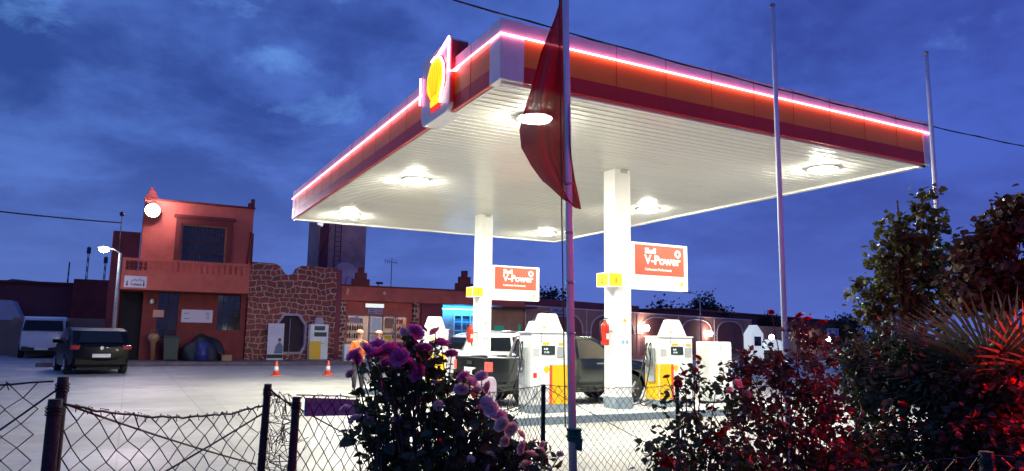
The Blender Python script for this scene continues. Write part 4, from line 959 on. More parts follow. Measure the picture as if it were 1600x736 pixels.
# ------------------------------------------------------------------ stone faced wall
t = thing('stone_wall', 'dark red stone faced wall with pale mortar and octagonal opening', 'wall', (7.9, YF, .2))
b = bmesh.new()
outer = [(5.58, .2), (10.35, .2), (10.35, 5.38), (8.35, 5.40), (8.05, 5.25), (7.95, 5.0), (7.80, 4.86), (7.50, 4.86), (7.35, 5.0), (7.2, 5.28), (6.9, 5.44), (5.58, 5.46)]
inner = [(7.2, .5), (8.55, .5), (8.78, .9), (8.78, 2.15), (8.35, 2.72), (7.5, 2.72), (7.02, 2.0), (7.02, .9)]
def ring_prism(outer, inner, y0, y1):
    b = bmesh.new()
    for y in (y0, y1):
        vo = [b.verts.new((x, y, z)) for x, z in outer]; vi = [b.verts.new((x, y, z)) for x, z in inner]
        es = [b.edges.new((vo[i], vo[(i+1) % len(vo)])) for i in range(len(vo))]+[b.edges.new((vi[i], vi[(i+1) % len(vi)])) for i in range(len(vi))]
        bmesh.ops.triangle_fill(b, use_beauty=True, edges=es)
    for pl in (outer, inner):
        n_ = len(pl)
        for i in range(n_):
            p, q = pl[i], pl[(i+1) % n_]
            vs = [b.verts.new(c) for c in ((p[0], y0, p[1]), (q[0], y0, q[1]), (q[0], y1, q[1]), (p[0], y1, p[1]))]; b.faces.new(vs)
    bmesh.ops.remove_doubles(b, verts=list(b.verts), dist=1e-5); return b
g = MB(); g.merge(ring_prism(outer, inner, YF-.05, YF+.35)); g.build('stone_facing', M['stone'], t)
inner2 = [(x+(7.9-x)*.13, z+(1.6-z)*.11) for x, z in inner]
g = MB(); g.merge(ring_prism([(x+(7.9-x)*.001, z+(1.6-z)*.001) for x, z in inner], inner2, YF-.09, YF+.30)); g.build('opening_frame', M['lilac'], t)
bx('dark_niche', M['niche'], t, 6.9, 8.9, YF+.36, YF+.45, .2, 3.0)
MB().tube([(7.9, YF+.1, .6), (7.9, YF+.1, 2.45)], .02, 6).build('centre_bar', M['lilac'], t)
bx('end_pier', M['purple'], t, 10.36, 10.62, YF-.05, YF+.4, .2, 5.3)

t = thing('poster_banner', 'white roll up banner with a photo of a man, leaning on the stone wall', 'banner', (7.05, 40.4, .2))
MB().box(-.42, .42, 0, .02, .06, 1.95).build('sheet', M['banner'], t, True)
MB().box(-.44, .44, -.06, .10, 0, .06, bev=.01).build('foot', M['steel'], t, True)
g = MB(); c = .18
g.prism([(c-.24, .35), (c+.20, .35), (c+.22, .72), (c+.14, .88), (c+.04, .92), (c-.06, .88), (c-.16, .74)], -.004, -.001, 'Y'); g.build('printed_torso', M['bannerb'], t, True)
MB().prism([(c+.03+.075*math.cos(k*math.pi/8), 1.02+.10*math.sin(k*math.pi/8)) for k in range(16)], -.004, -.001, 'Y').build('printed_face', M['card'], t, True)
MB().prism([(c-.05, 1.06), (c+.11, 1.06), (c+.10, 1.14), (c+.03, 1.17), (c-.04, 1.14)], -.006, -.0042, 'Y').build('printed_hair', M['hair'], t, True)
g = MB()
for k in range(5): g.box(-.30, -.30+(.25, .5, .42, .5, .3)[k], -.004, -.001, 1.72-k*.09, 1.745-k*.09)
g.build('printed_lines', M['greyprint'], t, True)
MB().box(-.41, .41, -.004, -.001, .10, .30).build('printed_footer', M['black'], t, True)

t = thing('old_fuel_pump', 'old white and yellow pump standing apart by the stone wall', 'fuel pump', (9.32, 40.2, .2))
cb = MB().box(-.5, .5, 0, .5, .05, 1.95, bev=.02).build('cabinet', M['white'], t, True)
MB().box(-.495, .12, -.012, -.001, .06, 1.02).build('yellow_panel', M['yellow'], cb, True)
for z in (1.28, 1.62): MB().box(-.28, .40 if z < 1.5 else .30, -.010, -.001, z, z+.24).build('display', M['screen'], cb, True)
MB().tube([(.3, -.03, .92), (.16, -.05, .92), (.14, -.05, .88)], .02, 6).build('nozzle', M['steel'], cb, True)
MB().prism([(-.28, 1.96), (.26, 1.96), (.18, 2.32), (-.2, 2.32)], .1, .2, 'Y', bev=.01).build('topper', M['lilac'], t, True)
bx('plinth', M['shoe'], t, -.52, .52, -.02, .52, 0, .05, local=True)

# ------------------------------------------------------------------ shop building
t = thing('shop_building', 'single storey red shop with lit shelves and salmon fascia', 'building', (16.5, YF, 0))
g = MB(); g.box(10.63, 22.6, YF-.12, YF+.3, 3.56, 4.38); fas = g.build('fascia', M['salmon'], t)
g = MB(); g.box(10.60, 22.6, YF-.2, YF+.35, 4.381, 4.46, bev=.01); g.build('roof_coping', M['salmon_d'], t)
g = MB(); wall_open(g, 10.75, 15.6, .2, 3.56, YF+.3, YF+.5, [(11.15, 14.72, .2, 2.76)]); g.build('shop_front_wall', M['salmon'], t)
g = MB(); g.box(15.6, 16.95, YF+.1, YF+.4, .2, 3.56); g.box(16.95, 17.1, YF+.4, YF+2.2, .2, 3.56); g.build('plain_wall', M['purple'], t)
g = MB(); g.box(10.64, 22.6, YF+.35, YF+8, 3.56, 4.3); g.box(10.64, 10.75, YF+.5, YF+8, .2, 3.56); g.box(15.6, 15.75, YF+.5, YF+8, .2, 3.56); g.build('roof_mass', M['redwall'], t)
for x in (10.64, 15.05):
    MB().box(x, x+.33, YF-.02, YF+.28, .2, 3.56, bev=.02).build('pilaster', M['stone_s'], t)
g = MB(); merlon(g, 11.75, 4.462, 1.0, YF-.1, YF+.2); g.build('merlon', M['salmon_d'], t)
g = MB(); merlon(g, 18.35, 4.462, 1.15, YF-.1, YF+.2); g.build('merlon', M['salmon_d'], t)
# shop interior
g = MB(); g.box(11.0, 15.0, YF+3.0, YF+3.1, .2, 3.4); g.box(10.98, 11.1, YF+.5, YF+3, .2, 3.4); g.box(14.9, 15.0, YF+.5, YF+3, .2, 3.4); g.box(11, 15, YF+.5, YF+3, 3.3, 3.4); g.build('interior', M['shopback'], t)
bx('ceiling_tube', M['shopglow'], t, 11.6, 14.4, YF+1.2, YF+1.3, 3.15, 3.2)
dr = MB(); dr.box(12.42, 12.50, YF+.3, YF+.4, .2, 2.76); dr.box(13.22, 13.30, YF+.3, YF+.4, .2, 2.76); dr.box(14.02, 14.10, YF+.3, YF+.4, .2, 2.76); dr.box(11.15, 14.72, YF+.3, YF+.4, 2.68, 2.759); dr.box(12.5, 14.02, YF+.3, YF+.4, 1.64, 1.74); dr.box(12.5, 14.02, YF+.3, YF+.4, .2, .5)
dr = dr.build('door_frame', M['alu'], t)
for (x0, x1, z0, z1, m) in ((12.58, 13.14, 1.84, 2.62, 'white'), (12.56, 13.16, .9, 1.58, 'greyprint'), (13.4, 13.95, 2.0, 2.6, 'card'), (13.4, 13.8, 1.35, 1.6, 'yellow'), (13.38, 13.95, .55, 1.1, 'greenlit'), (11.3, 11.9, 2.3, 2.6, 'lilac')):
    bx('door_poster', M[m], dr, x0, x1, YF+.34, YF+.36, z0, z1)
bt = thing('shop_shelf', 'long shelves along the left shop window', 'shelf', (11.8, YF+1.0, .2))
MB().box(-.6, .6, 0, .35, 0, 1.0).build('counter', M['card'], bt, True)
for z in (1.15, 1.60, 2.05): MB().box(-.62, .6, .05, .35, z, z+.03).build('shelf_board', M['alu'], bt, True)
bt2 = thing('shop_shelf', 'shelves along the right shop window beside the door', 'shelf', (14.45, YF+1.0, .2))
MB().box(-.32, .42, 0, .35, 0, 1.0).build('counter', M['card'], bt2, True)
for z in (1.15, 1.60, 2.05): MB().box(-.32, .42, .05, .35, z, z+.03).build('shelf_board', M['alu'], bt2, True)
protos = []
for mat_ in ('carpet', 'bottle_b', 'bottle_y', 'bottle_r'):
    g = MB(); g.lathe([(.055, 0), (.062, .02), (.062, .22), (.025, .28), (.025, .33)], (0, 0, 0), 8); m_ = g.build('oil_bottle', M[mat_]); protos.append(m_)
used = set()
for (xa, xb, pal, lab) in ((11.25, 12.35, (0, 1, 0, 1), 'small dark bottle standing on the shelves left of the shop door'), (14.18, 14.82, (3, 2, 3, 3), 'small red or amber bottle standing on the shelves right of the shop door')):
    for row, z in enumerate((1.18, 1.63, 2.08)):
        x = xa
        while x < xb:
            k = random.choice(pal) 
            pr = protos[k]; o = pr if k not in used else pr.copy()
            if k in used: COL.objects.link(o)
            used.add(k); o.location = (x, YF+1.10, .2+z+.031); s_ = random.uniform(.85, 1.25); o.scale = (1, 1, s_)
            tag(o, lab.replace('the shelves', 'the %s shelf' % ('lower', 'middle', 'top')[row]), 'bottle', ('bottles on the %s shelf left of the shop door' if pal[0] == 0 else 'bottles on the %s shelf right of the shop door') % ('lower', 'middle', 'top')[row]); x += random.uniform(.125, .16)
for k, pr in enumerate(protos):
    if k not in used: bpy.data.objects.remove(pr)

t = thing('light_box', 'lit white light box above the shop door', 'light box', (12.1, YF-.05, 3.18))
MB().box(0, 1.15, .15, .34, 0, .26, bev=.01).build('casing', M['alu'], t, True); MB().box(.02, 1.13, .135, .149, .02, .24).build('lit_face', M['lightbox'], t, True)
t = thing('shop_sign', 'small grey sign with two lines of lettering under the light box', 'sign', (12.3, YF+.20, 2.82))
MB().box(0, .88, 0, .05, 0, .32, bev=.004).build('plate', M['lilac'], t, True)
text('line_one', 'Shop', (.14, -.004, .18), .11, M['ink'], t, bold=.003, local=True); text('line_two', 'Boutique', (.08, -.004, .05), .10, M['ink'], t, bold=.003, local=True)
text('line_arabic', '\ufee6\ufea0\ufe98\ufee3', (.55, -.004, .1), .13, M['ink'], t, bold=.002, local=True)
for (x, lab) in ((10.95, 'pale rectangular lamp at the left end of the shop fascia'), (13.15, 'small round pale lamp in the middle of the shop fascia')):
    t = thing('wall_lamp', lab, 'wall lamp', (x, YF-.13, 4.05), group='small unlit lamps on the shop fascia')
    if x < 12: MB().prism([(-.08, -.18), (.04, -.18), (.10, .2), (-.02, .2)], -.06, 0, 'Y', bev=.01).build('lamp_cover', M['cream'], t, True)
    else: MB().lathe([(.11, 0), (.10, -.04), (.04, -.07)], (0, 0, 0), 16, 'Y').build('lamp_cover', M['cream'], t, True)
    MB().box(-.05, .05, -.02, .009, -.06, .06).build('mount', M['alu'], t, True)
# blue lit doorway
t = thing('blue_lit_doorway', 'glazed doorway bathed in bright blue light beside the shop', 'doorway', (19, YF+2.2, .2))
g = MB(); wall_open(g, 17.1, 23.0, .2, 3.56, YF+2.2, YF+2.4, [(18.6, 20.4, .3, 2.9)]); g.build('recess_wall', M['tower'], t)
g = MB()
for x in (18.6, 19.15, 19.75, 20.35): g.box(x, x+.07, YF+2.1, YF+2.19, .3, 2.98)
for z in (.3, .85, 1.4, 1.95, 2.5, 2.93): g.box(18.6, 20.42, YF+2.12, YF+2.185, z, z+.05)
g.build('door_grid', M['white'], t)
bx('blue_reflection_pane', M['bannerb'], t, 18.6, 20.4, YF+2.3, YF+2.35, .3, 2.9)  # blue-grey colour stands in for the blue reflected by the glass
bx('blue_tube', M['bluelite'], t, 17.4, 21.5, YF+1.75, YF+1.81, 3.30, 3.36)
t = thing('wall_cabinet', 'small pale box on the wall left of the blue doorway', 'box', (17.35, YF+2.1, 2.85))
MB().box(-.22, .22, -.16, .08, -.28, .28, bev=.015).build('case', M['lilac'], t, True); MB().box(-.18, .18, -.175, -.161, -.24, -.05).build('grill', M['grey'], t, True)
t = thing('trash_can', 'white square bin on the kerb at the foot of the shop corner', 'bin', (10.6, 38.9, .2))
MB().prism([(-.22, 0), (.22, 0), (.25, .9), (-.25, .9)], -.2, .2, 'Y', bev=.015).build('bin_body', M['white'], t, True); MB().box(-.06, .10, -.215, -.205, .1, .25).build('vent', M['black'], t, True)

# ------------------------------------------------------------------ water tower, dish, aerials
t = thing('water_tower', 'tall square plastered water tower with iron ladder behind the shop', 'tower', (12.1, 48.5, 0))
MB().box(10.5, 13.7, 47, 50, 5.3, 10.2, bev=.02).build('tank_body', M['tower'], t)
for x in (10.55, 13.15):
    for y in (47.05, 49.45): MB().box(x, x+.5, y, y+.5, 0, 5.299).build('leg', M['tower'], t)
bx('corner_pier', M['purple'], t, 10.62, 11.15, 46.85, 46.998, 5.3, 10.2)
g = MB()
for x in (11.55, 11.95): g.tube([(x, 46.8, 5.0), (x, 46.8, 10.1)], .03, 5)
for k in range(16): g.tube([(11.55, 46.8, 5.1+k*.32), (11.95, 46.8, 5.1+k*.32)], .02, 5)
g.build('ladder', M['grille'], t)
t = thing('roof_flood_light', 'small white flood light poking out below the far canopy corner', 'flood light', (10.0, 44.5, 8.35))
MB().box(-.20, .20, -.1, .1, -.14, .14, bev=.02).build('housing', M['cream'], t, True); MB().box(-.17, .17, -.12, -.101, -.11, .11).build('glass', M['lightbox'], t, True); MB().tube([(.1, 0, 0), (.7, 0, .1), (.7, 0, -2)], .03, 6).build('bracket', M['grille'], t, True)
t.rotation_euler = (R(-15), R(20), 0)
t = thing('satellite_dish', 'large pale satellite dish on the roof in front of the water tower', 'satellite dish', (11.45, 43.5, 4.3))
g = MB(); b = bmesh.new(); rings = []
for i in range(7):
    r_ = .80*i/6; rings.append([b.verts.new((r_*math.cos(k*math.pi/12), -.22*(r_/.8)**2+.1, r_*1.05*math.sin(k*math.pi/12)+.85)) for k in range(24)])
for i in range(6):
    for k in range(24):
        try: b.faces.new((rings[i][k], rings[i][(k+1) % 24], rings[i+1][(k+1) % 24], rings[i+1][k]))
        except ValueError: pass
bmesh.ops.remove_doubles(b, verts=list(b.verts), dist=1e-5)
r_ = bmesh.ops.solidify(b, geom=list(b.faces), thickness=.02); g.merge(b); o = g.build('reflector', M['dish'], t, True)
MB().tube([(0, .1, .85), (0, .3, .7), (0, .3, 0)], .04, 8).build('mount', M['grille'], t, True)
MB().tube([(0, .05, .1), (0, -.6, .75)], .015, 6).build('feed_arm', M['grille'], t, True)
t = thing('roof_aerial', 'thin television aerial on the shop roof right of the water tower', 'aerial', (14.9, 45, 4.3))
g = MB(); g.tube([(0, 0, 0), (0, 0, 2.3)], .025, 6); g.tube([(-.5, 0, 2.1), (.4, 0, 2.0)], .015, 5)
for k in range(6): g.tube([(-.45+k*.15, 0, 1.9), (-.45+k*.15, 0, 2.25)], .01, 4)
g.build('aerial', M['mast'], t, True)
t = thing('roof_camera', 'small dark camera on a stub on the shop roof', 'camera', (13.1, 42.2, 4.38))
MB().tube([(0, 0, 0), (.1, 0, .3)], .03, 6).build('stub', M['grille'], t, True); MB().box(-.05, .35, -.08, .08, .28, .42, bev=.02).build('camera_body', M['grille'], t, True)

# ------------------------------------------------------------------ street lamp at left
def street_lamp(loc, hgt, arm, label, lit=True, r=.07, head=(.55, .2)):
    t = thing('street_lamp', label, 'street lamp', loc)
    MB().tube([(0, 0, 0), (0, 0, hgt*.5), (0, 0, hgt)], r, 10, r*.65).build('pole', M['concrete_p'], t, True)
    ax = arm
    MB().tube([(0, 0, hgt-.05), (ax*.5, 0, hgt+.12), (ax, 0, hgt+.2)], .03, 7).build('arm', M['concrete_p'], t, True)
    s = 1 if ax > 0 else -1
    MB().box(min(ax, ax+s*head[0]), max(ax, ax+s*head[0]), -.11, .11, hgt+.16, hgt+.27, bev=.03).build('lamp_head', M['concrete_p'], t, True)
    if lit: MB().ball((ax+s*head[0]*.5, 0, hgt+.12), .17, (1.1, 1, .8)).build('lamp_globe', M['street'], t, True)
    else: MB().box(min(ax, ax+s*head[0])+.05, max(ax, ax+s*head[0])-.05, -.08, .08, hgt+.14, hgt+.159).build('lamp_lens', M['greyprint'], t, True)
street_lamp((-.57, 36.0, 0), 5.05, -.40, 'lit street lamp on a grey pole left of the two storey building', True, .09, (.5, .2))
street_lamp((40.9, 44.5, 0), 5.15, -.9, 'unlit street lamp standing behind the larger hanging sign', False, .07, (1.1, .2))

# ------------------------------------------------------------------ far left
t = thing('long_wall_building', 'long dark flat roofed building behind the parked cars at far left', 'building', (-8, 60, 0))
MB().box(-22, -.9, 59, 66, 0, 4.75).build('wall', M['farwall'], t)
MB().box(-22.1, -.8, 58.8, 66, 4.751, 4.9).build('roof_edge', M['salmon_d'], t)
MB().box(-3.6, -.9, 58.2, 58.99, 0, 5.15).build('raised_bay', M['redwall'], t)
tag(MB().box(-6.2, -.9, 52.5, 52.8, 0, 2.35, bev=.02).build('boundary_wall', M['tan']), 'low tan boundary wall behind the white van and black hatchback', 'wall')
t = thing('marquee', 'pale peaked marquee tent behind the white van at far left', 'tent', (-7.4, 57, 0))
g = MB(); g.prism([(-1.6, 2.2), (1.3, 2.2), (.7, 3.45), (-.6, 3.5)], -1.2, 1.2, 'Y'); g.build('roof_canvas', M['tent'], t, True)
MB().box(-1.5, 1.2, -1.1, 1.1, 0, 2.199).build('side_canvas', M['tan'], t, True)
for (x, y, h_, w, lab) in ((-24.5, 120, 12.8, .45, 'short far mast at the extreme left of the skyline'), (-10.2, 150, 13.6, .3, 'thin far mast, leftmost of the cluster beside the street lamp'), (-7.4, 150, 16.6, .45, 'tallest far lattice mast beside the street lamp'), (-4.6, 150, 15.0, .45, 'far lattice mast directly below the lit street lamp head')):
    t = thing('radio_mast', lab, 'mast', (x, y, 0), group='far radio masts on the left skyline'); g = MB()
    for s in ((-1, -1), (1, -1), (1, 1), (-1, 1)): g.tube([(s[0]*w/2, s[1]*w/2, 0), (s[0]*w/5, s[1]*w/5, h_)], .05, 4)
    for k in range(10):
        z = h_*k/10; q = w/2*(1-k/10*.6); z2 = h_*(k+1)/10; g.tube([(-q, -q, z), (q, -q, z2)], .03, 4); g.tube([(q, -q, z), (-q, -q, z2)], .03, 4)
    g.build('lattice', M['mast'], t, True)
    if w > .4: MB().box(-.32, .32, -.3, .3, h_-1.3, h_-.2).build('antenna_panels', M['mast'], t, True)

# ------------------------------------------------------------------ arcade building (right of centre)
AX, AY = 22.72, 41.0; DR = Vector((.934, .357, 0)); AZ = math.atan2(.357, .934)
t = thing('arcade_building', 'long brown red arcade building with pale outlined arches', 'building', (AX, AY, 0), AZ)
MB().box(0, 36, 0, .3, 0, 3.65).build('front_wall', M['archwall'], t, True)
MB().box(-.3, 14.6, .301, 9, 0, 4.2).build('roof_band', M['purple'], t, True)
MB().box(14.6, 36, .301, 9, 0, 3.55).build('rear_mass', M['redwall'], t, True)
for i in range(5):
    s0 = i*6.85
    g = MB(); g.tube([(s0, -.03, 0.5 if i else .2), (s0, -.03, 3.62)], .035, 5); g.tube([(s0+.55, -.03, .6), (s0+.55, -.03, 2.0)], .03, 5)
    pts = [(s0+.55, -.03, 2.0)] + [(s0+.55+2.9*(1-math.cos(a)), -.03, 2.0+1.38*math.sin(a)) for a in [k*math.pi/32 for k in range(1, 33)]]
    n_ = len(pts)
    pts = []
    for k in range(33):
        a = math.pi*k/32; c_, s__ = math.cos(a), math.sin(a)
        x = s0+.55+2.9*(1-(abs(c_)**.8)*(1 if c_ > 0 else -1)); z = 2.0+1.38*(s__**.75)
        pts.append((x, -.03, z))
    g.tube(pts, .05, 5); g.tube([pts[-1], (s0+6.85+.55, -.03, 2.0)], .03, 5)
    g.build('arch_outline', M['trimline'], t, True)
    pl = [(p[0], p[2]) for p in pts]; MB().prism([(pl[0][0]+.08, .3)]+[(x+(s0+3.45-x)*.03, z-.06) for x, z in pl]+[(pl[-1][0]-.08, .3)], -.012, -.002, 'Y').build('arch_infill', M['archwall_d'], t, True)
MB().box(0, 36, -.06, -.002, 3.60, 3.68).build('cornice', M['trimline'], t, True)
for s_, z, lab in ((14.51, 2.45, 'lit white globe lamp on the arcade just right of the front column'), (25.7, 2.15, 'lit globe lamp on the arcade above the white cabinet'), (40.2, 1.95, 'lit globe lamp on the arcade left of the second flagpole'), (58.5, 1.85, 'farthest small lit lamp by the square blue white sign')):
    p = Vector((AX, AY, 0))+DR*s_+Vector((DR.y, -DR.x, 0))*.4
    w = thing('globe_lamp', lab, 'wall lamp', (p.x, p.y, z), AZ, 'lit globe lamps along the arcade')
    MB().ball((0, 0, 0), .26).build('globe', M['globe'], w, True); MB().tube([(0, .0, .2), (0, .35, .3)], .03, 6).build('arm', M['black'], w, True)
t = thing('cafe_sign', 'lilac white sign with Arabic and French lettering on the arcade', 'sign', (24.93, 41.62, 3.02), AZ)
MB().box(0, 2.35, -.06, 0, 0, .62, bev=.005).build('panel', M['lilac'], t, True)
text('arabic_words', '\ufee2\ufecc\ufec4\ufee3 \ufef0\ufeec\ufed8\ufee3', (.35, -.066, .36), .24, M['ink'], t, bold=.004, local=True); text('french_words', 'Café Restaurant', (.3, -.066, .10), .19, M['ink'], t, bold=.004, local=True)
MB().prism([(2.15+.09*math.cos(k*math.pi/8), .13+.09*math.sin(k*math.pi/8)) for k in range(16)], -.07, -.061, 'Y').build('dot', M['ink'], t, True)
# dim terrace left of the arcade: green door and awning
t = thing('terrace_room', 'dim open terrace room with green glow left of the arcade', 'building', (20.8, 40.9, 0))
MB().box(20.3, 22.6, YF+.05, YF+.2, .2, 3.4).build('back_wall', M['brown'], t)
MB().box(20.5, 21.2, YF, YF+.045, 1.3, 2.3).build('green_panel', M['greenlit'], t); MB().box(22.2, 22.4, YF-.02, YF+.045, .3, 2.4).build('green_post', M['greenlit'], t)
MB().prism([(20.2, 3.40), (22.7, 3.40), (22.7, 3.52), (20.2, 3.46)], YF-1.6, YF+.04, 'Y').build('awning', M['salmon_d'], t)
# right background building and small items
t = thing('far_terrace_building', 'long low dark maroon building running away at right', 'building', (58, 58, 0), AZ)
MB().box(-8, 45, 2, 9, 0, 4.6).build('wall', M['farwall'], t, True); MB().box(-8.2, 45.2, 1.8, 9, 4.601, 4.75).build('roof_edge', M['purple'], t, True)
MB().box(-8, 45, -1.0, -.7, 0, 3.2).build('lit_front', M['brown'], t, True)
t = thing('white_kiosk', 'small white pointed kiosk glowing beside the second flagpole', 'kiosk', (41.6, 39.6, 0))
MB().prism([(-.6, 0), (.6, 0), (.6, 2.1), (0, 2.75), (-.6, 2.1)], -.4, .4, 'Y').build('shell', M['kioskw'], t, True); MB().box(-.35, .35, -.42, -.401, 1.2, 1.9).build('window', M['glassd'], t, True)
t = thing('covered_table', 'low white cloth covering a table between kiosk and flagpole', 'table', (43.1, 39.4, 0))
MB().prism([(-.75, .9), (.75, .9), (.68, 1.6), (.2, 1.7), (-.5, 1.62)], -.5, .5, 'Y', bev=.03).build('cloth', M['kioskw'], t, True); MB().box(-.5, .5, -.3, .3, 0, .9).build('base', M['black'], t, True)
t = thing('square_sign', 'square blue white sign on a post between shrubs and trees at right', 'sign', (38.2, 30.0, 0))
sf = MB().box(-.5, .5, -.04, 0, 1.88, 2.42).build('panel', M['lilac'], t, True)
MB().box(-.38, .38, -.05, -.041, 1.96, 2.34).build('blue_border', M['blueboard'], t, True); MB().prism([(.24*math.cos(k*math.pi/8), 2.15+.15*math.sin(k*math.pi/8)) for k in range(16)], -.06, -.051, 'Y').build('round_mark', M['lilac'], t, True)
MB().tube([(0, .03, 0), (0, .03, 1.9)], .04, 7).build('post', M['grille'], t, True)
t = thing('lit_shop_window', 'warm lit window panels glowing through the red roses at right', 'window', (52.5, 44.0, 0), AZ)
MB().box(-1.2, .6, 0, .1, 1.9, 2.35).build('upper_pane', M['litwin'], t, True); MB().box(-.9, .2, 0, .1, 1.0, 1.6).build('lower_pane', M['litwin'], t, True); MB().box(-1.6, 1.2, .11, .3, 0, 2.7).build('wall', M['brown'], t, True)
t = thing('blue_chair', 'bright blue plastic chair seen between the front column and right pump', 'chair', (21.3, 23.5, 0))
MB().box(-.28, .28, -.25, .25, .42, .47, bev=.015).build('seat', M['blueink'], t, True); MB().box(-.28, .28, .22, .28, .47, .95, bev=.015).build('backrest', M['blueink'], t, True)
for sx_ in (-1, 1):
    for sy_ in (-1, 1): MB().tube([(sx_*.23, sy_*.2, 0), (sx_*.23, sy_*.2, .42)], .02, 6).build('leg', M['blueink'], t, True)
t.rotation_euler = (0, 0, R(40)); t['label'] = 'bright blue plastic chair seen between the front column and right pump'

# ------------------------------------------------------------------ foliage generators
def leafmesh(name, blobs, n, size, mat, parent, droop=.35, flat=.5, shell_=.55, six=True, wratio=.42, seed=1, clump=0, zmin=.03, clr=.07):
    rg = np.random.default_rng(seed)
    vol = np.array([b[3]**2.2 for b in blobs]); pr = vol/vol.sum(); B_ = np.array(blobs)
    if clump:
        nc = max(1, n//clump); idx = rg.choice(len(blobs), nc, p=pr); d = rg.normal(size=(nc, 3)); d /= np.linalg.norm(d, axis=1)[:, None]
        rad = B_[idx, 3]*(1-(1-rg.random(nc)**.5)*shell_)*rg.uniform(.9, 1.15, nc); cc = B_[idx, :3]+d*rad[:, None]*np.array([1, 1, .95])
        k = np.repeat(np.arange(nc), clump); pos = cc[k]+rg.normal(size=(nc*clump, 3))*clr; n = len(pos)
    else:
        idx = rg.choice(len(blobs), n, p=pr); d = rg.normal(size=(n, 3)); d /= np.linalg.norm(d, axis=1)[:, None]
        rad = B_[idx, 3]*(1-(1-rg.random(n)**.5)*shell_); pos = B_[idx, :3]+d*rad[:, None]
    pos[:, 2] = np.maximum(pos[:, 2], zmin)
    ax = rg.normal(size=(n, 3)); ax[:, 2] = ax[:, 2]*.6-droop; ax /= np.linalg.norm(ax, axis=1)[:, None]
    up_ = rg.normal(size=(n, 3))*(1-flat)+np.array([0, 0, 1])*flat*1.6
    sd = np.cross(ax, up_); sd /= np.linalg.norm(sd, axis=1)[:, None]+1e-9; nm = np.cross(sd, ax)
    s = size*rg.uniform(.6, 1.3, n)[:, None]; w = s*wratio
    if six:
        vs = np.stack([pos, pos+ax*s*.32+sd*w*.9+nm*w*.25, pos+ax*s*.72+sd*w*.62+nm*w*.2, pos+ax*s-nm*w*.15, pos+ax*s*.72-sd*w*.62+nm*w*.2, pos+ax*s*.32-sd*w*.9+nm*w*.25], 1).reshape(-1, 3)
        base = np.arange(n)*6; f = np.concatenate([np.stack([base, base+1, base+2, base+3], 1), np.stack([base, base+3, base+4, base+5], 1)])
    else:
        vs = np.stack([pos, pos+ax*s*.45+sd*w, pos+ax*s, pos+ax*s*.45-sd*w], 1).reshape(-1, 3); base = np.arange(n)*4; f = np.stack([base, base+1, base+2, base+3], 1)
    me = bpy.data.meshes.new(name); me.from_pydata(vs.tolist(), [], f.tolist()); me.materials.append(mat)
    o = bpy.data.objects.new(name, me); COL.objects.link(o)
    if parent is not None: o.parent = parent; me.transform(Matrix.Translation(-wloc(parent)))
    return o
def stems(name, base, tips, mat, parent, r0=.012, r1=.003, seed=1, wob=.05):
    rd = random.Random(seed); g = MB()
    for tp in tips:
        tp = Vector(tp); b = Vector((base[0]+rd.uniform(-.2, .2), base[1]+rd.uniform(-.15, .15), base[2])); pts = []
        for k in range(6):
            u = k/5; p = b.lerp(tp, u); p.z = b.z+(tp.z-b.z)*(u**.8); p += Vector((rd.uniform(-wob, wob), rd.uniform(-wob, wob), 0))*(0 if k in (0, 5) else 1); pts.append(p)
        g.tube(pts, r0, 5, r1)
    return g.build(name, mat, parent)
def rose_mesh(seed, mat, loose=1.0):
    rd = random.Random(seed); g = MB()
    for ring, (n_, r_, tilt, hz_) in enumerate(((3, .22, .10, .62), (5, .42, .25, .50), (6, .62, .48, .36), (8, .82, .80, .18), (8, .98, 1.12, 0))):
        for k in range(n_):
            a = 2*math.pi*(k+rd.random()*.5)/n_+ring; w = r_*.62*loose; c_, s_ = math.cos(a), math.sin(a)
            rows = []
            for u in (0, .5, 1):
                rr = (.12+r_*u*math.sin(min(tilt, 1.45)+.25)); z = hz_*.2+u*(.62*math.cos(tilt))+.12*rd.uniform(-1, 1)*u
                ww = w*(.35, 1.0, .72)[(0, .5, 1).index(u)]
                rows.append([Vector((rr*c_-v*ww*s_, rr*s_+v*ww*c_, z+(v*v)*.14+(.05*rd.uniform(-1, 1)))) for v in (-1, 0, 1)])
            for i in range(2):
                for j in range(2): g.face([rows[i][j], rows[i][j+1], rows[i+1][j+1], rows[i+1][j]])
    me = bpy.data.meshes.new('rose_bloom'); bmesh.ops.remove_doubles(g.bm, verts=list(g.bm.verts), dist=1e-4)
    g.bm.to_mesh(me); g.bm.free(); me.materials.append(mat)
    for p in me.polygons: p.use_smooth = True
    return me
def blooms(parent, L_, meshes, seed=1, scale=1.0):
    rd = random.Random(seed)
    for (x, y, z, r_) in L_:
        o = bpy.data.objects.new('rose_bloom', rd.choice(meshes)); COL.objects.link(o); o.parent = parent
        o.location = Vector((x, y, z))-wloc(parent); o.scale = (r_*scale,)*3
        o.rotation_euler = (rd.uniform(-.9, .9)+.5, rd.uniform(-.8, .8), rd.uniform(0, 6.3))

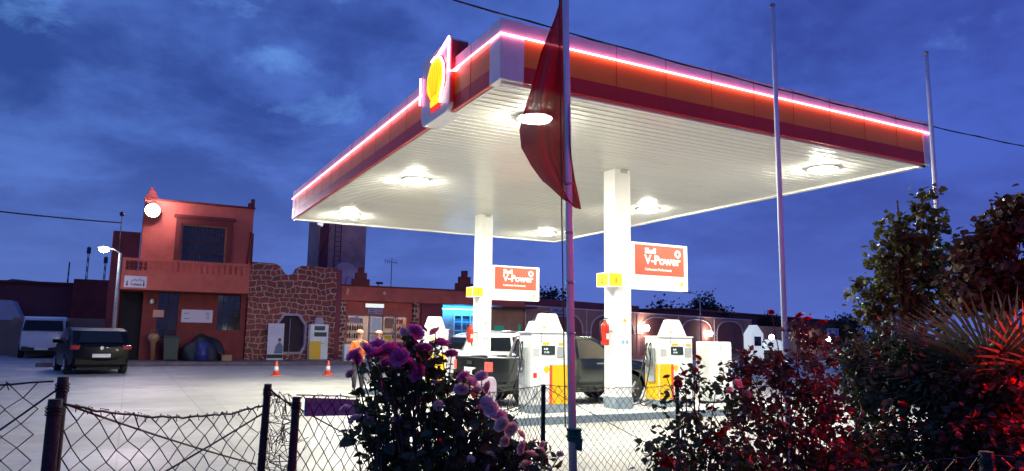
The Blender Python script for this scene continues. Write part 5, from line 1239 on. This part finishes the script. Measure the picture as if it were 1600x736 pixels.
# ------------------------------------------------------------------ flagpoles, flag, overhead cables
def flagpole(x, y, hgt, r0, r1, label):
    t = thing('flagpole', label, 'flagpole', (x, y, 0), group='slim metal flagpoles')
    MB().tube([(0, 0, 0), (0, 0, hgt*.5), (0, 0, hgt)], r0, 14, r1).build('pole', M['flagpole'], t, True)
    MB().lathe([(r1*1.2, hgt), (r1*1.25, hgt+.03), (r1*.5, hgt+.05)], (0, 0, 0), 12).build('cap', M['grey'], t, True)
    MB().lathe([(r0*1.6, .05), (r0*1.6, .16), (r0*1.05, .20)], (0, 0, 0), 14).build('socket', M['grey'], t, True)
    return t
p1 = flagpole(3.5, 5.41, 5.9, .037, .029, 'nearest flagpole with red flag and green cloth tied low')
p1.rotation_euler = (-.009, -.017, 0)
MB().tube([(-.065, .01, .9), (-.07, .01, 2.8), (-.06, .01, 5.8)], .006, 5).build('halyard', M['black'], p1, True)
g = MB()
for z in (1.7, 2.15, 2.6, 3.05): g.lathe([(.041, z), (.041, z+.02)], (0, 0, 0), 10)
g.build('halyard_ring', M['steel'], p1, True)
flagpole(7.06, 6.22, 5.96, .037, .028, 'bare flagpole standing in the middle of the rose shrubs')
flagpole(10.07, 6.08, 5.88, .036, .028, 'bare flagpole half hidden by the young tree at right')
t = thing('cloth_strip', 'green cloth strip knotted round the nearest flagpole', 'cloth', (3.5, 5.41, .78))
b = bmesh.new(); g = MB()
for k, (r_, z) in enumerate(((.058, 0), (.062, .028), (.057, .055), (.062, .085))):
    g.lathe([(r_, z), (r_+.008, z+.013), (r_, z+.027)], (0, 0, 0), 16)
g.prism([(-.03, -.06), (.03, -.08), (.04, .03), (-.035, .03)], -.075, -.066, 'Y'); g.build('knot', M['greencloth'], t, True)
FL = [(3.396, 5.465, 5.03, 3.418, 5.453, 5.031), (3.365, 5.481, 4.836, 3.419, 5.453, 4.837), (3.334, 5.498, 4.708, 3.43, 5.447, 4.71), (3.219, 5.559, 4.389, 3.442, 5.441, 4.393), (3.137, 5.602, 4.012, 3.449, 5.437, 4.017), (3.077, 5.634, 3.795, 3.449, 5.437, 3.801), (3.047, 5.649, 3.641, 3.45, 5.436, 3.648), (3.065, 5.64, 3.446, 3.456, 5.433, 3.453), (3.145, 5.598, 3.279, 3.472, 5.425, 3.284), (3.25, 5.542, 3.101, 3.498, 5.411, 3.105), (3.406, 5.46, 2.913, 3.54, 5.389, 2.915), (3.509, 5.405, 2.832, 3.556, 5.381, 2.833)]
rows = []; nrow = 48; ncol = 14
fh = Vector((math.sin(YAW), math.cos(YAW), 0))
for i in range(nrow+1):
    u = i/nrow*(len(FL)-1); k = min(int(u), len(FL)-2); w = u-k; w = w*w*(3-2*w)
    A_ = Vector([FL[k][j]*(1-w)+FL[k+1][j]*w for j in range(3)]); B_ = Vector([FL[k][j+3]*(1-w)+FL[k+1][j+3]*w for j in range(3)])
    row = []
    for j in range(ncol+1):
        s_ = j/ncol; p = A_.lerp(B_, s_); wd = (B_-A_).length
        p = p + fh*(.05 + .15*math.sin(s_*8.5+i*.06)*min(1, wd*2.2) + .05*math.sin(s_*19-i*.11)*min(1, wd*2) + .03*math.sin(i*.55+s_*4)*(1-s_) + (1-s_)*.10*math.sin(i*.09))
        row.append(p)
    rows.append(row)
g = MB(); vv = [[g.bm.verts.new(p) for p in r_] for r_ in rows]
for i in range(nrow):
    for j in range(ncol):
        f = g.bm.faces.new((vv[i][j], vv[i][j+1], vv[i+1][j+1], vv[i+1][j])); f.smooth = True
fl = tag(g.build('flag', M['flag']), 'dark red flag hanging limp from the nearest flagpole', 'flag')
def sagline(a, b, sag, n=24):
    a, b = Vector(a), Vector(b); return [a.lerp(b, k/n)-Vector((0, 0, sag*4*(k/n)*(1-k/n))) for k in range(n+1)]
g = MB(); ln = sagline((-3.0, 8.5, 6.52), (30, 8.5, 6.75), .62, 60); g.tube(ln, .011, 6)
g.tube([p+Vector((0, .012*math.cos(i*1.9), .012*math.sin(i*1.9))) for i, p in enumerate(ln)], .011, 6)
tag(g.build('power_cable', M['cable']), 'thick black twisted cable crossing above the front canopy edge', 'cable')
g = MB(); g.tube(sagline((-14, 36, 7.3), (-.72, 40.6, 7.0), .25), .035, 5)
tag(g.build('power_cable', M['cable']), 'thin cable sagging across the sky at far left', 'cable')

# ------------------------------------------------------------------ chain link fence
def chain(p0, p1, t0, t1, sag, cell=.098, z0=.12, r=.0033, jit=.0032, seed=1):
    rd = random.Random(seed); p0, p1 = Vector((*p0, 0)), Vector((*p1, 0)); Ln = (p1-p0).length; u = cell/2; nw = int(Ln/u); K = int((max(t0, t1)-z0)/u)
    g = MB(); jt = {}
    for j in range(nw):
        pts = []
        for k in range(K+1):
            par = (k % 2 == 1) if j % 2 == 0 else (k % 2 == 0)
            c = j+(1 if par else 0); key = (c, k)
            if key not in jt: jt[key] = (rd.gauss(0, jit), rd.gauss(0, jit), rd.gauss(0, jit))
            s = min(1, c*u/Ln); top = t0+(t1-t0)*s-sag*4*s*(1-s); z = z0+(top-z0)*k/K; q = jt[key]
            pts.append(p0.lerp(p1, s)+Vector((q[0], q[1]+(.003 if par else -.003), z+q[2])))
        g.tube(pts, r, 3, cap=False)
    return g
def topwire(p0, p1, t0, t1, sag, r=.004, seed=2):
    rd = random.Random(seed); pts = []
    for k in range(41):
        s = k/40; q = Vector((*p0, 0)).lerp(Vector((*p1, 0)), s); pts.append(q+Vector((0, 0, t0+(t1-t0)*s-sag*4*s*(1-s)+rd.gauss(0, .003))))
    g = MB(); g.tube(pts, r, 5); L_ = (pts[-1]-pts[0]).length
    for k in range(2, 39, 2):   # twisted wire ends
        p = pts[k]; g.tube([p+Vector((rd.uniform(-.01, .01), 0, -.02)), p+Vector((rd.uniform(-.015, .015), rd.uniform(-.01, .01), .012)), p+Vector((rd.uniform(.0, .025), 0, .004))], .0025, 3)
    return g
F = thing('chain_link_fence', 'rusty chain link fence on dark posts running along the rose bed', 'fence', (.6, 3.9, 0))
def post(x, y, top, w, parent, lean=0):
    g = MB(); g.tube([(x-lean, y, 0), (x-lean*.4, y, top*.6), (x, y, top)], w*.62, 9, w*.56)
    for k in range(3): z = top-.03-.012*k; g.tube([(x+w*.66*math.cos(a), y+w*.66*math.sin(a), z+.004*math.sin(a*3)) for a in [i*math.pi/6 for i in range(13)]], .0025, 4)
    return g.build('post', M['fpost'], parent)
runs = [((-3.2, 3.75), (-.24, 3.34), 1.50, 1.475, .04), ((.78, 3.78), (3.62, 6.15), 1.37, 1.21, .05), ((3.62, 6.15), (5.6, 6.5), 1.21, 1.15, .03), ((5.6, 6.5), (8.4, 6.3), 1.15, 1.15, .04)]
for i, (a, b, t0, t1, sg) in enumerate(runs):
    chain(a, b, t0, t1, sg, seed=i+3).build('wire_mesh', M['wire'], F); topwire(a, b, t0, t1, sg, seed=i+9).build('top_wire', M['wire'], F)
chain((.66, 3.93), (.80, 3.78), 1.39, 1.34, .0, cell=.045, jit=.02, r=.0022, seed=31).build('crumpled_mesh', M['wire'], F)
chain((.68, 3.98), (.79, 3.82), 1.36, 1.33, .0, cell=.05, jit=.02, r=.0022, seed=32).build('crumpled_mesh', M['wire'], F)
post(-3.2, 3.75, 1.52, .05, F); post(-.21, 3.34, 1.495, .036, F); post(.66, 3.92, 1.415, .034, F, .03); post(.775, 3.76, 1.36, .036, F, .02); post(3.62, 6.15, 1.215, .04, F); post(5.6, 6.5, 1.17, .04, F); post(8.4, 6.3, 1.17, .04, F)
g = MB()
for a, b in (((-.21, 3.34, 1.46), (-1.25, 3.45, .6)), ((.66, 3.92, 1.40), (.79, 3.80, 1.30)), ((.66, 3.90, 1.38), (2.2, 5.0, .55)), ((3.62, 6.15, 1.2), (5.3, 6.42, .45)), ((3.62, 6.15, 1.19), (2.4, 5.15, .75))): MB().tube(sagline(a, b, .01), .0042, 5).build('brace_wire', M['wire'], F)
G = thing('wire_gate', 'sagging chain link gate panel with two crossed wires at lower left', 'gate', (.2, 3.6, 0))
chain((-.19, 3.24), (.64, 3.90), 1.40, 1.31, .055, seed=41, jit=.0045).build('wire_mesh', M['wire'], G); topwire((-.19, 3.24), (.64, 3.90), 1.40, 1.31, .055, r=.005, seed=42).build('top_wire', M['wire'], G)
post(-.22, 3.22, 1.42, .044, G)
g = MB(); g.tube(sagline((-.19, 3.24, 1.40), (.62, 3.9, 1.02), .01), .0045, 5); g.tube(sagline((.64, 3.9, 1.27), (-.19, 3.24, .93), .01), .0045, 5); g.build('crossed_wire', M['wire'], G)
G = thing('low_wire_fence', 'low wire fence crossing the bottom right corner in red light', 'fence', (3.2, 1.8, 0))
for a, b, t0, t1, sg, sd in (((2.2, 2.45), (3.21, 1.8), .98, 1.215, -.02, 51), ((3.21, 1.8), (4.4, 1.0), 1.215, 1.25, .02, 52)):
    chain(a, b, t0, t1, sg, seed=sd).build('wire_mesh', M['wire'], G); topwire(a, b, t0, t1, sg, seed=sd).build('top_wire', M['wire'], G)
post(2.2, 2.45, .99, .04, G); post(3.21, 1.8, 1.23, .05, G); post(4.4, 1.0, 1.26, .05, G)
def board(pts, label):
    g = MB(); a, b, z = pts; A_, B_ = Vector((*a, 0)), Vector((*b, 0)); d = (B_-A_).normalized(); n_ = Vector((-d.y, d.x, 0))*.012
    lo = [A_+Vector((0, 0, z[0])), B_+Vector((0, 0, z[1])), B_+Vector((0, 0, z[3])), A_+Vector((0, 0, z[2]))]
    bb = bmesh.new(); f0 = [bb.verts.new(p) for p in lo]; f1 = [bb.verts.new(p+n_) for p in lo]; bb.faces.new(f0); bb.faces.new(f1[::-1])
    for i in range(4): bb.faces.new((f0[i], f1[i], f1[(i+1) % 4], f0[(i+1) % 4]))
    g.merge(bb); tag(g.build('board', M['blueboard']), label, 'board', 'blue violet boards tied to the fence')
board(((.85, 3.87), (1.22, 4.18), (1.25, 1.21, 1.345, 1.30)), 'blue violet board behind the mesh just left of the magenta roses')
board(((-1.6, 3.57), (-.47, 3.41), (1.34, 1.31, 1.43, 1.395)), 'blue violet board behind the mesh at the far left edge')

# ------------------------------------------------------------------ trees
def tree(name, base, blobs, nleaf, size, mat, label, cat='tree', group=None, trunk=.05, seed=1, clump=10, clr=.07, nlimb=None):
    t = thing(name, label, cat, base, group=group); rd = random.Random(seed); g = MB()
    top = max(b[2] for b in blobs); B0 = Vector(base); ctr = Vector((sum(b[0] for b in blobs)/len(blobs), sum(b[1] for b in blobs)/len(blobs), 0))
    pts = [B0.lerp(Vector((ctr.x, ctr.y, top)), k/7)+Vector((rd.uniform(-.04, .04), rd.uniform(-.04, .04), 0))*(top*.3) for k in range(8)]; pts[0] = B0
    g.tube(pts, trunk, 8, trunk*.25)
    for b in blobs:
        z0 = max(.3, b[2]*.45); u = z0/top; s_ = pts[0].lerp(pts[-1], u); e_ = Vector(b[:3]); m_ = s_.lerp(e_, .55)+Vector((0, 0, .1*(e_-s_).length)); g.tube([s_, m_, e_], trunk*.4, 5, trunk*.10)
        for q in range(4):
            d = Vector((rd.gauss(0, 1), rd.gauss(0, 1), rd.gauss(0, 1))).normalized()*b[3]*.9; g.tube([m_.lerp(e_, .6), e_+d], trunk*.12, 4, trunk*.04)
    g.build('trunk', M['bark'], t); leafmesh('crown', blobs, nleaf, size, mat, t, clump=clump, seed=seed, clr=clr, six=size < .3, wratio=.5, flat=.3)
    return t
TREE1 = [(9.355, 5.824, 3.646, 0.121), (9.357, 5.857, 3.431, 0.173), (9.535, 5.783, 3.305, 0.13), (9.319, 6.03, 3.187, 0.228), (9.6, 5.901, 3.061, 0.21), (9.142, 6.11, 3.27, 0.123), (9.236, 6.22, 2.98, 0.194), (9.143, 6.403, 2.857, 0.143), (9.52, 6.09, 2.853, 0.318), (9.282, 6.371, 2.594, 0.268), (9.107, 6.598, 2.464, 0.162), (9.038, 6.656, 2.329, 0.108), (9.565, 6.235, 2.51, 0.357), (9.873, 6.057, 2.604, 0.304), (9.432, 6.355, 2.198, 0.321), (9.829, 6.15, 2.16, 0.321), (9.211, 6.593, 2.153, 0.198), (10.01, 5.943, 2.872, 0.143), (9.305, 6.571, 1.976, 0.18), (9.088, 6.651, 2.196, 0.108)]
TREE2 = [(9.142, 5.259, 2.874, 0.145), (9.354, 5.146, 2.878, 0.209), (9.552, 5.01, 3.081, 0.225), (9.71, 4.888, 3.322, 0.193), (9.826, 4.845, 3.205, 0.241), (9.234, 5.254, 2.597, 0.225), (9.518, 5.103, 2.602, 0.305), (9.79, 4.934, 2.766, 0.305), (9.402, 5.215, 2.281, 0.257), (9.685, 5.065, 2.286, 0.273), (9.963, 4.905, 2.37, 0.273), (9.504, 5.01, 3.239, 0.113), (9.147, 5.338, 2.357, 0.177), (9.807, 4.818, 3.443, 0.129)]
tree('young_tree', (9.4, 6.3, .05), TREE1, 2100, .10, M['tleaf'], 'young leafy tree rising in front of the right hand flagpole', trunk=.045, seed=5, clump=8, clr=.06)
tree('young_tree', (9.65, 5.05, .05), TREE2, 2800, .105, M['tleaf2'], 'broad dark tree at the right edge tinged red', trunk=.05, seed=6, clump=8, clr=.07)
for (x, y, z, r_, lab) in ((28.5, 19.5, 0, 1.15, 'dark round bush below the trees beside the square sign'), (52, 62, 0, 3.0, 'dark broad tree behind the arcade right of the front column'), (58, 62, 0, 2.2, 'dark tree behind the arcade with a pointed crown'), (62, 63, 0, 1.7, 'small dark tree behind the arcade, right of the pointed crown'), (38, 64, 0, 3.0, 'dark tree behind the shop roof between the signs'), (69, 63, 0, 1.6, 'small dark tree on the skyline beyond the second flagpole'), (84, 64, 0, 2.6, 'small dark tree on the skyline above the square sign')):
    rd = random.Random(int(x)); H_ = {28.5: 2.3, 52: 6.0, 58: 6.9, 62: 4.6, 38: 6.9, 69: 5.0, 84: 5.4}[x]
    bl = [(x+rd.uniform(-1, 1)*r_*.7, y+rd.uniform(-1, 1)*r_*.5, H_-r_*.55-rd.uniform(0, 1)*r_*.9, r_*rd.uniform(.35, .6)) for _ in range(8)]+[(x, y, H_-r_*.5, r_*.5), (x, y, H_-r_*1.2, r_*.8)]
    tree('distant_tree', (x, y, 0), bl, 2200, r_*.12, M['farleaf'], lab, 'tree', 'dark trees on the skyline', trunk=.12, seed=int(x), clump=6, clr=r_*.12)
bl = [(-10.9, 70, 6.5-.9*k, .25+.32*k) for k in range(5)]
tree('distant_tree', (-10.9, 70, 0), bl, 1500, .3, M['farleaf'], 'pointed dark conifer on the skyline above the white van', 'tree', 'dark trees on the skyline', trunk=.12, seed=88, clump=6, clr=.2)

# ------------------------------------------------------------------ roses
ROSE = [(1.11, 3.214, 1.481, 0.162), (1.074, 3.265, 1.276, 0.177), (1.225, 3.196, 1.568, 0.12), (1.338, 3.222, 1.388, 0.182), (1.416, 3.092, 1.223, 0.206), (1.244, 3.203, 1.103, 0.236), (1.076, 3.242, 1.052, 0.174), (1.577, 3.016, 1.167, 0.133), (1.688, 2.971, 1.082, 0.118), (1.508, 3.071, 1.049, 0.206), (1.183, 3.262, 1.656, 0.067)]
BLOOM = [(0.931, 3.118, 1.599, 0.056), (0.977, 3.096, 1.583, 0.062), (1.021, 3.071, 1.601, 0.056), (0.904, 3.192, 1.58, 0.049), (1.065, 3.051, 1.574, 0.056), (1.122, 3.084, 1.539, 0.057), (1.163, 3.068, 1.502, 0.054), (1.068, 3.115, 1.521, 0.046), (1.026, 3.134, 1.543, 0.043), (1.006, 3.191, 1.612, 0.052), (1.083, 3.15, 1.613, 0.044), (1.166, 3.151, 1.686, 0.053), (1.124, 3.173, 1.691, 0.029), (1.28, 3.1, 1.63, 0.053), (1.25, 3.107, 1.688, 0.038), (1.196, 3.09, 1.612, 0.044), (1.172, 3.102, 1.615, 0.035), (1.323, 3.084, 1.587, 0.038), (1.341, 2.976, 1.491, 0.043), (1.368, 2.966, 1.463, 0.049), (1.333, 2.989, 1.434, 0.043), (1.396, 2.956, 1.43, 0.04), (1.431, 2.985, 1.49, 0.041), (1.463, 2.975, 1.447, 0.035), (0.907, 3.261, 1.495, 0.029), (0.908, 3.192, 1.569, 0.037), (1.249, 3.087, 1.458, 0.029), (0.899, 3.291, 1.337, 0.032), (0.929, 3.223, 1.3, 0.034), (1.004, 3.24, 1.31, 0.035), (1.25, 3.044, 1.365, 0.029), (1.416, 2.896, 1.384, 0.037), (1.438, 2.889, 1.357, 0.042), (1.47, 2.876, 1.329, 0.039), (1.415, 2.959, 1.351, 0.034), (1.462, 2.829, 1.294, 0.042), (1.5, 2.811, 1.276, 0.039), (1.531, 2.798, 1.254, 0.033), (1.55, 2.797, 1.2, 0.039), (1.582, 2.785, 1.167, 0.036), (1.503, 2.876, 1.218, 0.028), (1.566, 2.801, 1.123, 0.036), (1.643, 2.808, 1.179, 0.025), (1.675, 2.845, 1.2, 0.02), (1.746, 2.814, 1.158, 0.02), (1.641, 2.861, 1.213, 0.017), (1.423, 2.87, 1.164, 0.028), (1.351, 2.91, 1.147, 0.022), (1.425, 2.877, 1.11, 0.022), (1.09, 3.138, 1.303, 0.026), (1.47, 2.938, 1.295, 0.029)]
RED = [(2.712, 3.242, 1.001, 0.025), (2.694, 3.254, 0.983, 0.025), (2.739, 3.231, 0.981, 0.021), (2.666, 3.262, 1.029, 0.021), (2.97, 3.375, 1.465, 0.027), (3.019, 3.345, 1.493, 0.023), (3.021, 3.173, 1.127, 0.033), (2.975, 3.202, 1.097, 0.029), (3.051, 3.153, 1.152, 0.026), (3.171, 3.483, 1.556, 0.024), (2.943, 3.508, 1.439, 0.024), (3.801, 3.221, 1.828, 0.029), (3.846, 3.201, 1.808, 0.025), (3.931, 3.159, 1.785, 0.029), (3.636, 3.305, 1.853, 0.016), (3.328, 3.309, 1.407, 0.028), (3.378, 3.292, 1.349, 0.028), (3.289, 3.336, 1.367, 0.02), (2.94, 3.4, 1.408, 0.023), (3.049, 3.25, 1.268, 0.023)]
SHRUB1 = [(2.835, 3.399, 1.042, 0.131), (3.066, 3.381, 1.105, 0.154), (3.018, 3.493, 1.285, 0.11), (3.145, 3.516, 1.436, 0.104), (3.29, 3.445, 1.399, 0.096), (3.333, 3.331, 1.251, 0.157), (3.139, 3.25, 0.973, 0.225), (2.794, 3.324, 0.93, 0.183)]
SHRUB2 = [(3.538, 3.416, 1.477, 0.14), (3.76, 3.406, 1.517, 0.143), (3.554, 3.336, 1.204, 0.201), (3.871, 3.252, 1.401, 0.205), (3.661, 3.188, 1.062, 0.196), (3.909, 3.148, 1.21, 0.201), (3.454, 3.205, 0.922, 0.134), (3.79, 3.021, 0.966, 0.192), (3.892, 3.304, 1.727, 0.092), (3.993, 3.266, 1.625, 0.117)]
SHRUB3 = [(4.509, 3.347, 1.559, 0.179), (4.424, 3.202, 1.311, 0.214), (4.273, 2.973, 1.097, 0.221), (4.052, 2.999, 0.952, 0.196), (4.683, 3.052, 1.4, 0.214), (4.557, 2.823, 1.102, 0.241), (4.817, 3.169, 1.653, 0.134), (4.692, 3.221, 1.739, 0.112)]
SHRUB4 = [(4.611, 2.641, 1.351, 0.196), (4.551, 2.476, 1.145, 0.225), (4.63, 2.393, 1.407, 0.169), (4.462, 2.652, 1.053, 0.192), (4.503, 2.291, 1.032, 0.214)]
mag = [rose_mesh(k, M['petal'], .8+.2*(k % 3)) for k in range(4)]; pnk = [rose_mesh(k+9, M['petal_p']) for k in range(3)]; redm = [rose_mesh(k+20, M['petal_r']) for k in range(3)]; whm = [rose_mesh(k+30, M['petal_w']) for k in range(2)]
RB = thing('rose_bush', 'big rose bush in the foreground covered in magenta and pale pink blooms', 'rose bush', (1.25, 3.15, .05))
core = ROSE+[(b[0]*.98, b[1]*.99, b[2]-.35, b[3]*.9) for b in ROSE if b[2] < 1.35]+[(1.2, 3.15, .6, .28), (1.35, 3.1, .35, .3)]
leafmesh('foliage', core, 4900, .052, M['rleaf'], RB, seed=11, clump=5, clr=.026, shell_=.9, wratio=.46, flat=.35)
stems('stem', (1.25, 3.15, .05), [b[:3] for b in BLOOM]+[b[:3] for b in ROSE], M['stem'], RB, .009, .0025, 3, .03)
dark = [b for b in BLOOM if b[2] > 1.405]; pale = [b for b in BLOOM if b[2] <= 1.405]
blooms(RB, dark, mag+[pnk[0]], 1, .76); blooms(RB, pale, pnk+whm, 2, .8)
def shrub(name, label, blobs, n, mat, base, seed, size=.042, extra=()):
    t = thing(name, label, 'rose shrub', base)
    lowb = list(blobs)+[(b[0], b[1], b[2]-.38, b[3]) for b in blobs if b[2] < 1.35]+[(b[0], b[1], max(.25, b[2]-.75), b[3]) for b in blobs if b[2] < 1.2]
    leafmesh('foliage', lowb, n, size, mat, t, seed=seed, clump=5, clr=.028, shell_=1.0, wratio=.44, flat=.35)
    stems('stem', base, [b[:3] for b in blobs]+list(extra), M['stem'], t, .010, .0025, seed, .04)
    return t
s1 = shrub('rose_shrub', 'rose shrub with deep red blooms in front of the right hand fuel pump', SHRUB1, 3600, M['rleaf'], (3.05, 3.4, .05), 21, extra=[b[:3] for b in RED[:11]])
blooms(s1, RED[:11], redm, 3, .95)
s2 = shrub('rose_shrub', 'tall rose shrub in front of the second flagpole with red and pale blooms', SHRUB2, 6000, M['rleaf_r'], (3.7, 3.3, .05), 22, extra=[b[:3] for b in RED[11:]])
blooms(s2, [RED[k] for k in (11, 12, 13, 14, 18, 19)], redm, 4, 1.1); blooms(s2, [RED[k] for k in (15, 16, 17)], whm, 5, 1.0)
s3 = shrub('rose_shrub', 'dense dark shrub below the young tree in the red glow', SHRUB3+[(5.0, 3.30, 1.62, .2), (5.2, 3.1, 1.55, .2), (5.0, 3.0, 1.3, .25), (4.7, 3.4, 1.4, .25), (5.3, 2.8, 1.3, .25)], 14000, M['rleaf'], (4.4, 3.1, .05), 23)
s4 = shrub('rose_shrub', 'red lit shrub in the bottom right corner under the palm', SHRUB4+[(4.9, 2.6, 1.5, .2), (4.8, 2.9, 1.35, .22)], 8500, M['rleaf_r'], (4.55, 2.5, .05), 24, .05)
rd = random.Random(4)
blooms(s3, [(4.3+rd.uniform(-.2, .3), 2.9+rd.uniform(-.1, .2), rd.uniform(1.1, 1.6), .02) for _ in range(7)], redm, 6); blooms(s4, [(4.35+rd.uniform(-.2, .25), 2.35+rd.uniform(-.1, .2), rd.uniform(.95, 1.5), .022) for _ in range(9)], redm, 7)

# palm
PC = Vector((5.15, 2.72, 1.12))
P_ = thing('fan_palm', 'fan palm with stiff fronds glowing red at the right edge', 'palm', (PC.x, PC.y, .05))
MB().tube([(PC.x, PC.y, .05), (PC.x, PC.y, .6), (PC.x, PC.y, PC.z+.1)], .11, 10, .08).build('trunk', M['bark'], P_)
rd = random.Random(12)
for i in range(17):
    az = i*2.399; el = R(12+62*(i/17)) if i % 2 else R(68-50*(i/17)); pl_ = rd.uniform(.30, .50)
    d = Vector((math.cos(az)*math.cos(el), math.sin(az)*math.cos(el), math.sin(el))); s_ = PC; h_ = s_+d*pl_+Vector((0, 0, .04))
    g = MB(); g.tube([s_, s_.lerp(h_, .5)+Vector((0, 0, .03)), h_], .010, 5, .006)
    sd = d.cross(Vector((0, 0, 1))).normalized(); nn = sd.cross(d).normalized(); LN = rd.uniform(.58, .80)
    for k in range(34):
        a = R(-95+190*k/33); dd = (d*math.cos(a)+sd*math.sin(a)).normalized(); ln_ = LN*(1-.25*abs(a)/1.66)*rd.uniform(.93, 1.05)
        w = sd*math.cos(a)-d*math.sin(a); up2 = nn*(.007 if k % 2 else -.007); ww = .012
        p0, p1_, p2_ = h_, h_+dd*ln_*.55+up2, h_+dd*ln_+Vector((0, 0, -.10*ln_))+nn*(-.02)
        m1, m2 = p1_+w*ww, p1_-w*ww
        g.face([p0+w*.002, m1, m2, p0-w*.002]); g.face([m1, p2_, m2])
    o = g.build('frond', M['palm'], P_)

# unseen red source added just outside frame for the glow; lamp form invented
t = thing('red_glow_lamp', 'unseen added red lamp giving the red glow beside the palm', 'lamp', (4.95, 1.5, .05))
MB().tube([(0, 0, 0), (0, 0, 1.55)], .03, 8).build('post', M['black'], t, True); MB().lathe([(.05, 1.55), (.11, 1.62), (.12, 1.78), (.10, 1.81)], (0, 0, 0), 18).build('glass', M['redlamp'], t, True)
MB().lathe([(.17, 1.815), (.16, 1.84), (.08, 1.93), (.01, 1.97)], (0, 0, 0), 24).build('hood', M['black'], t, True)
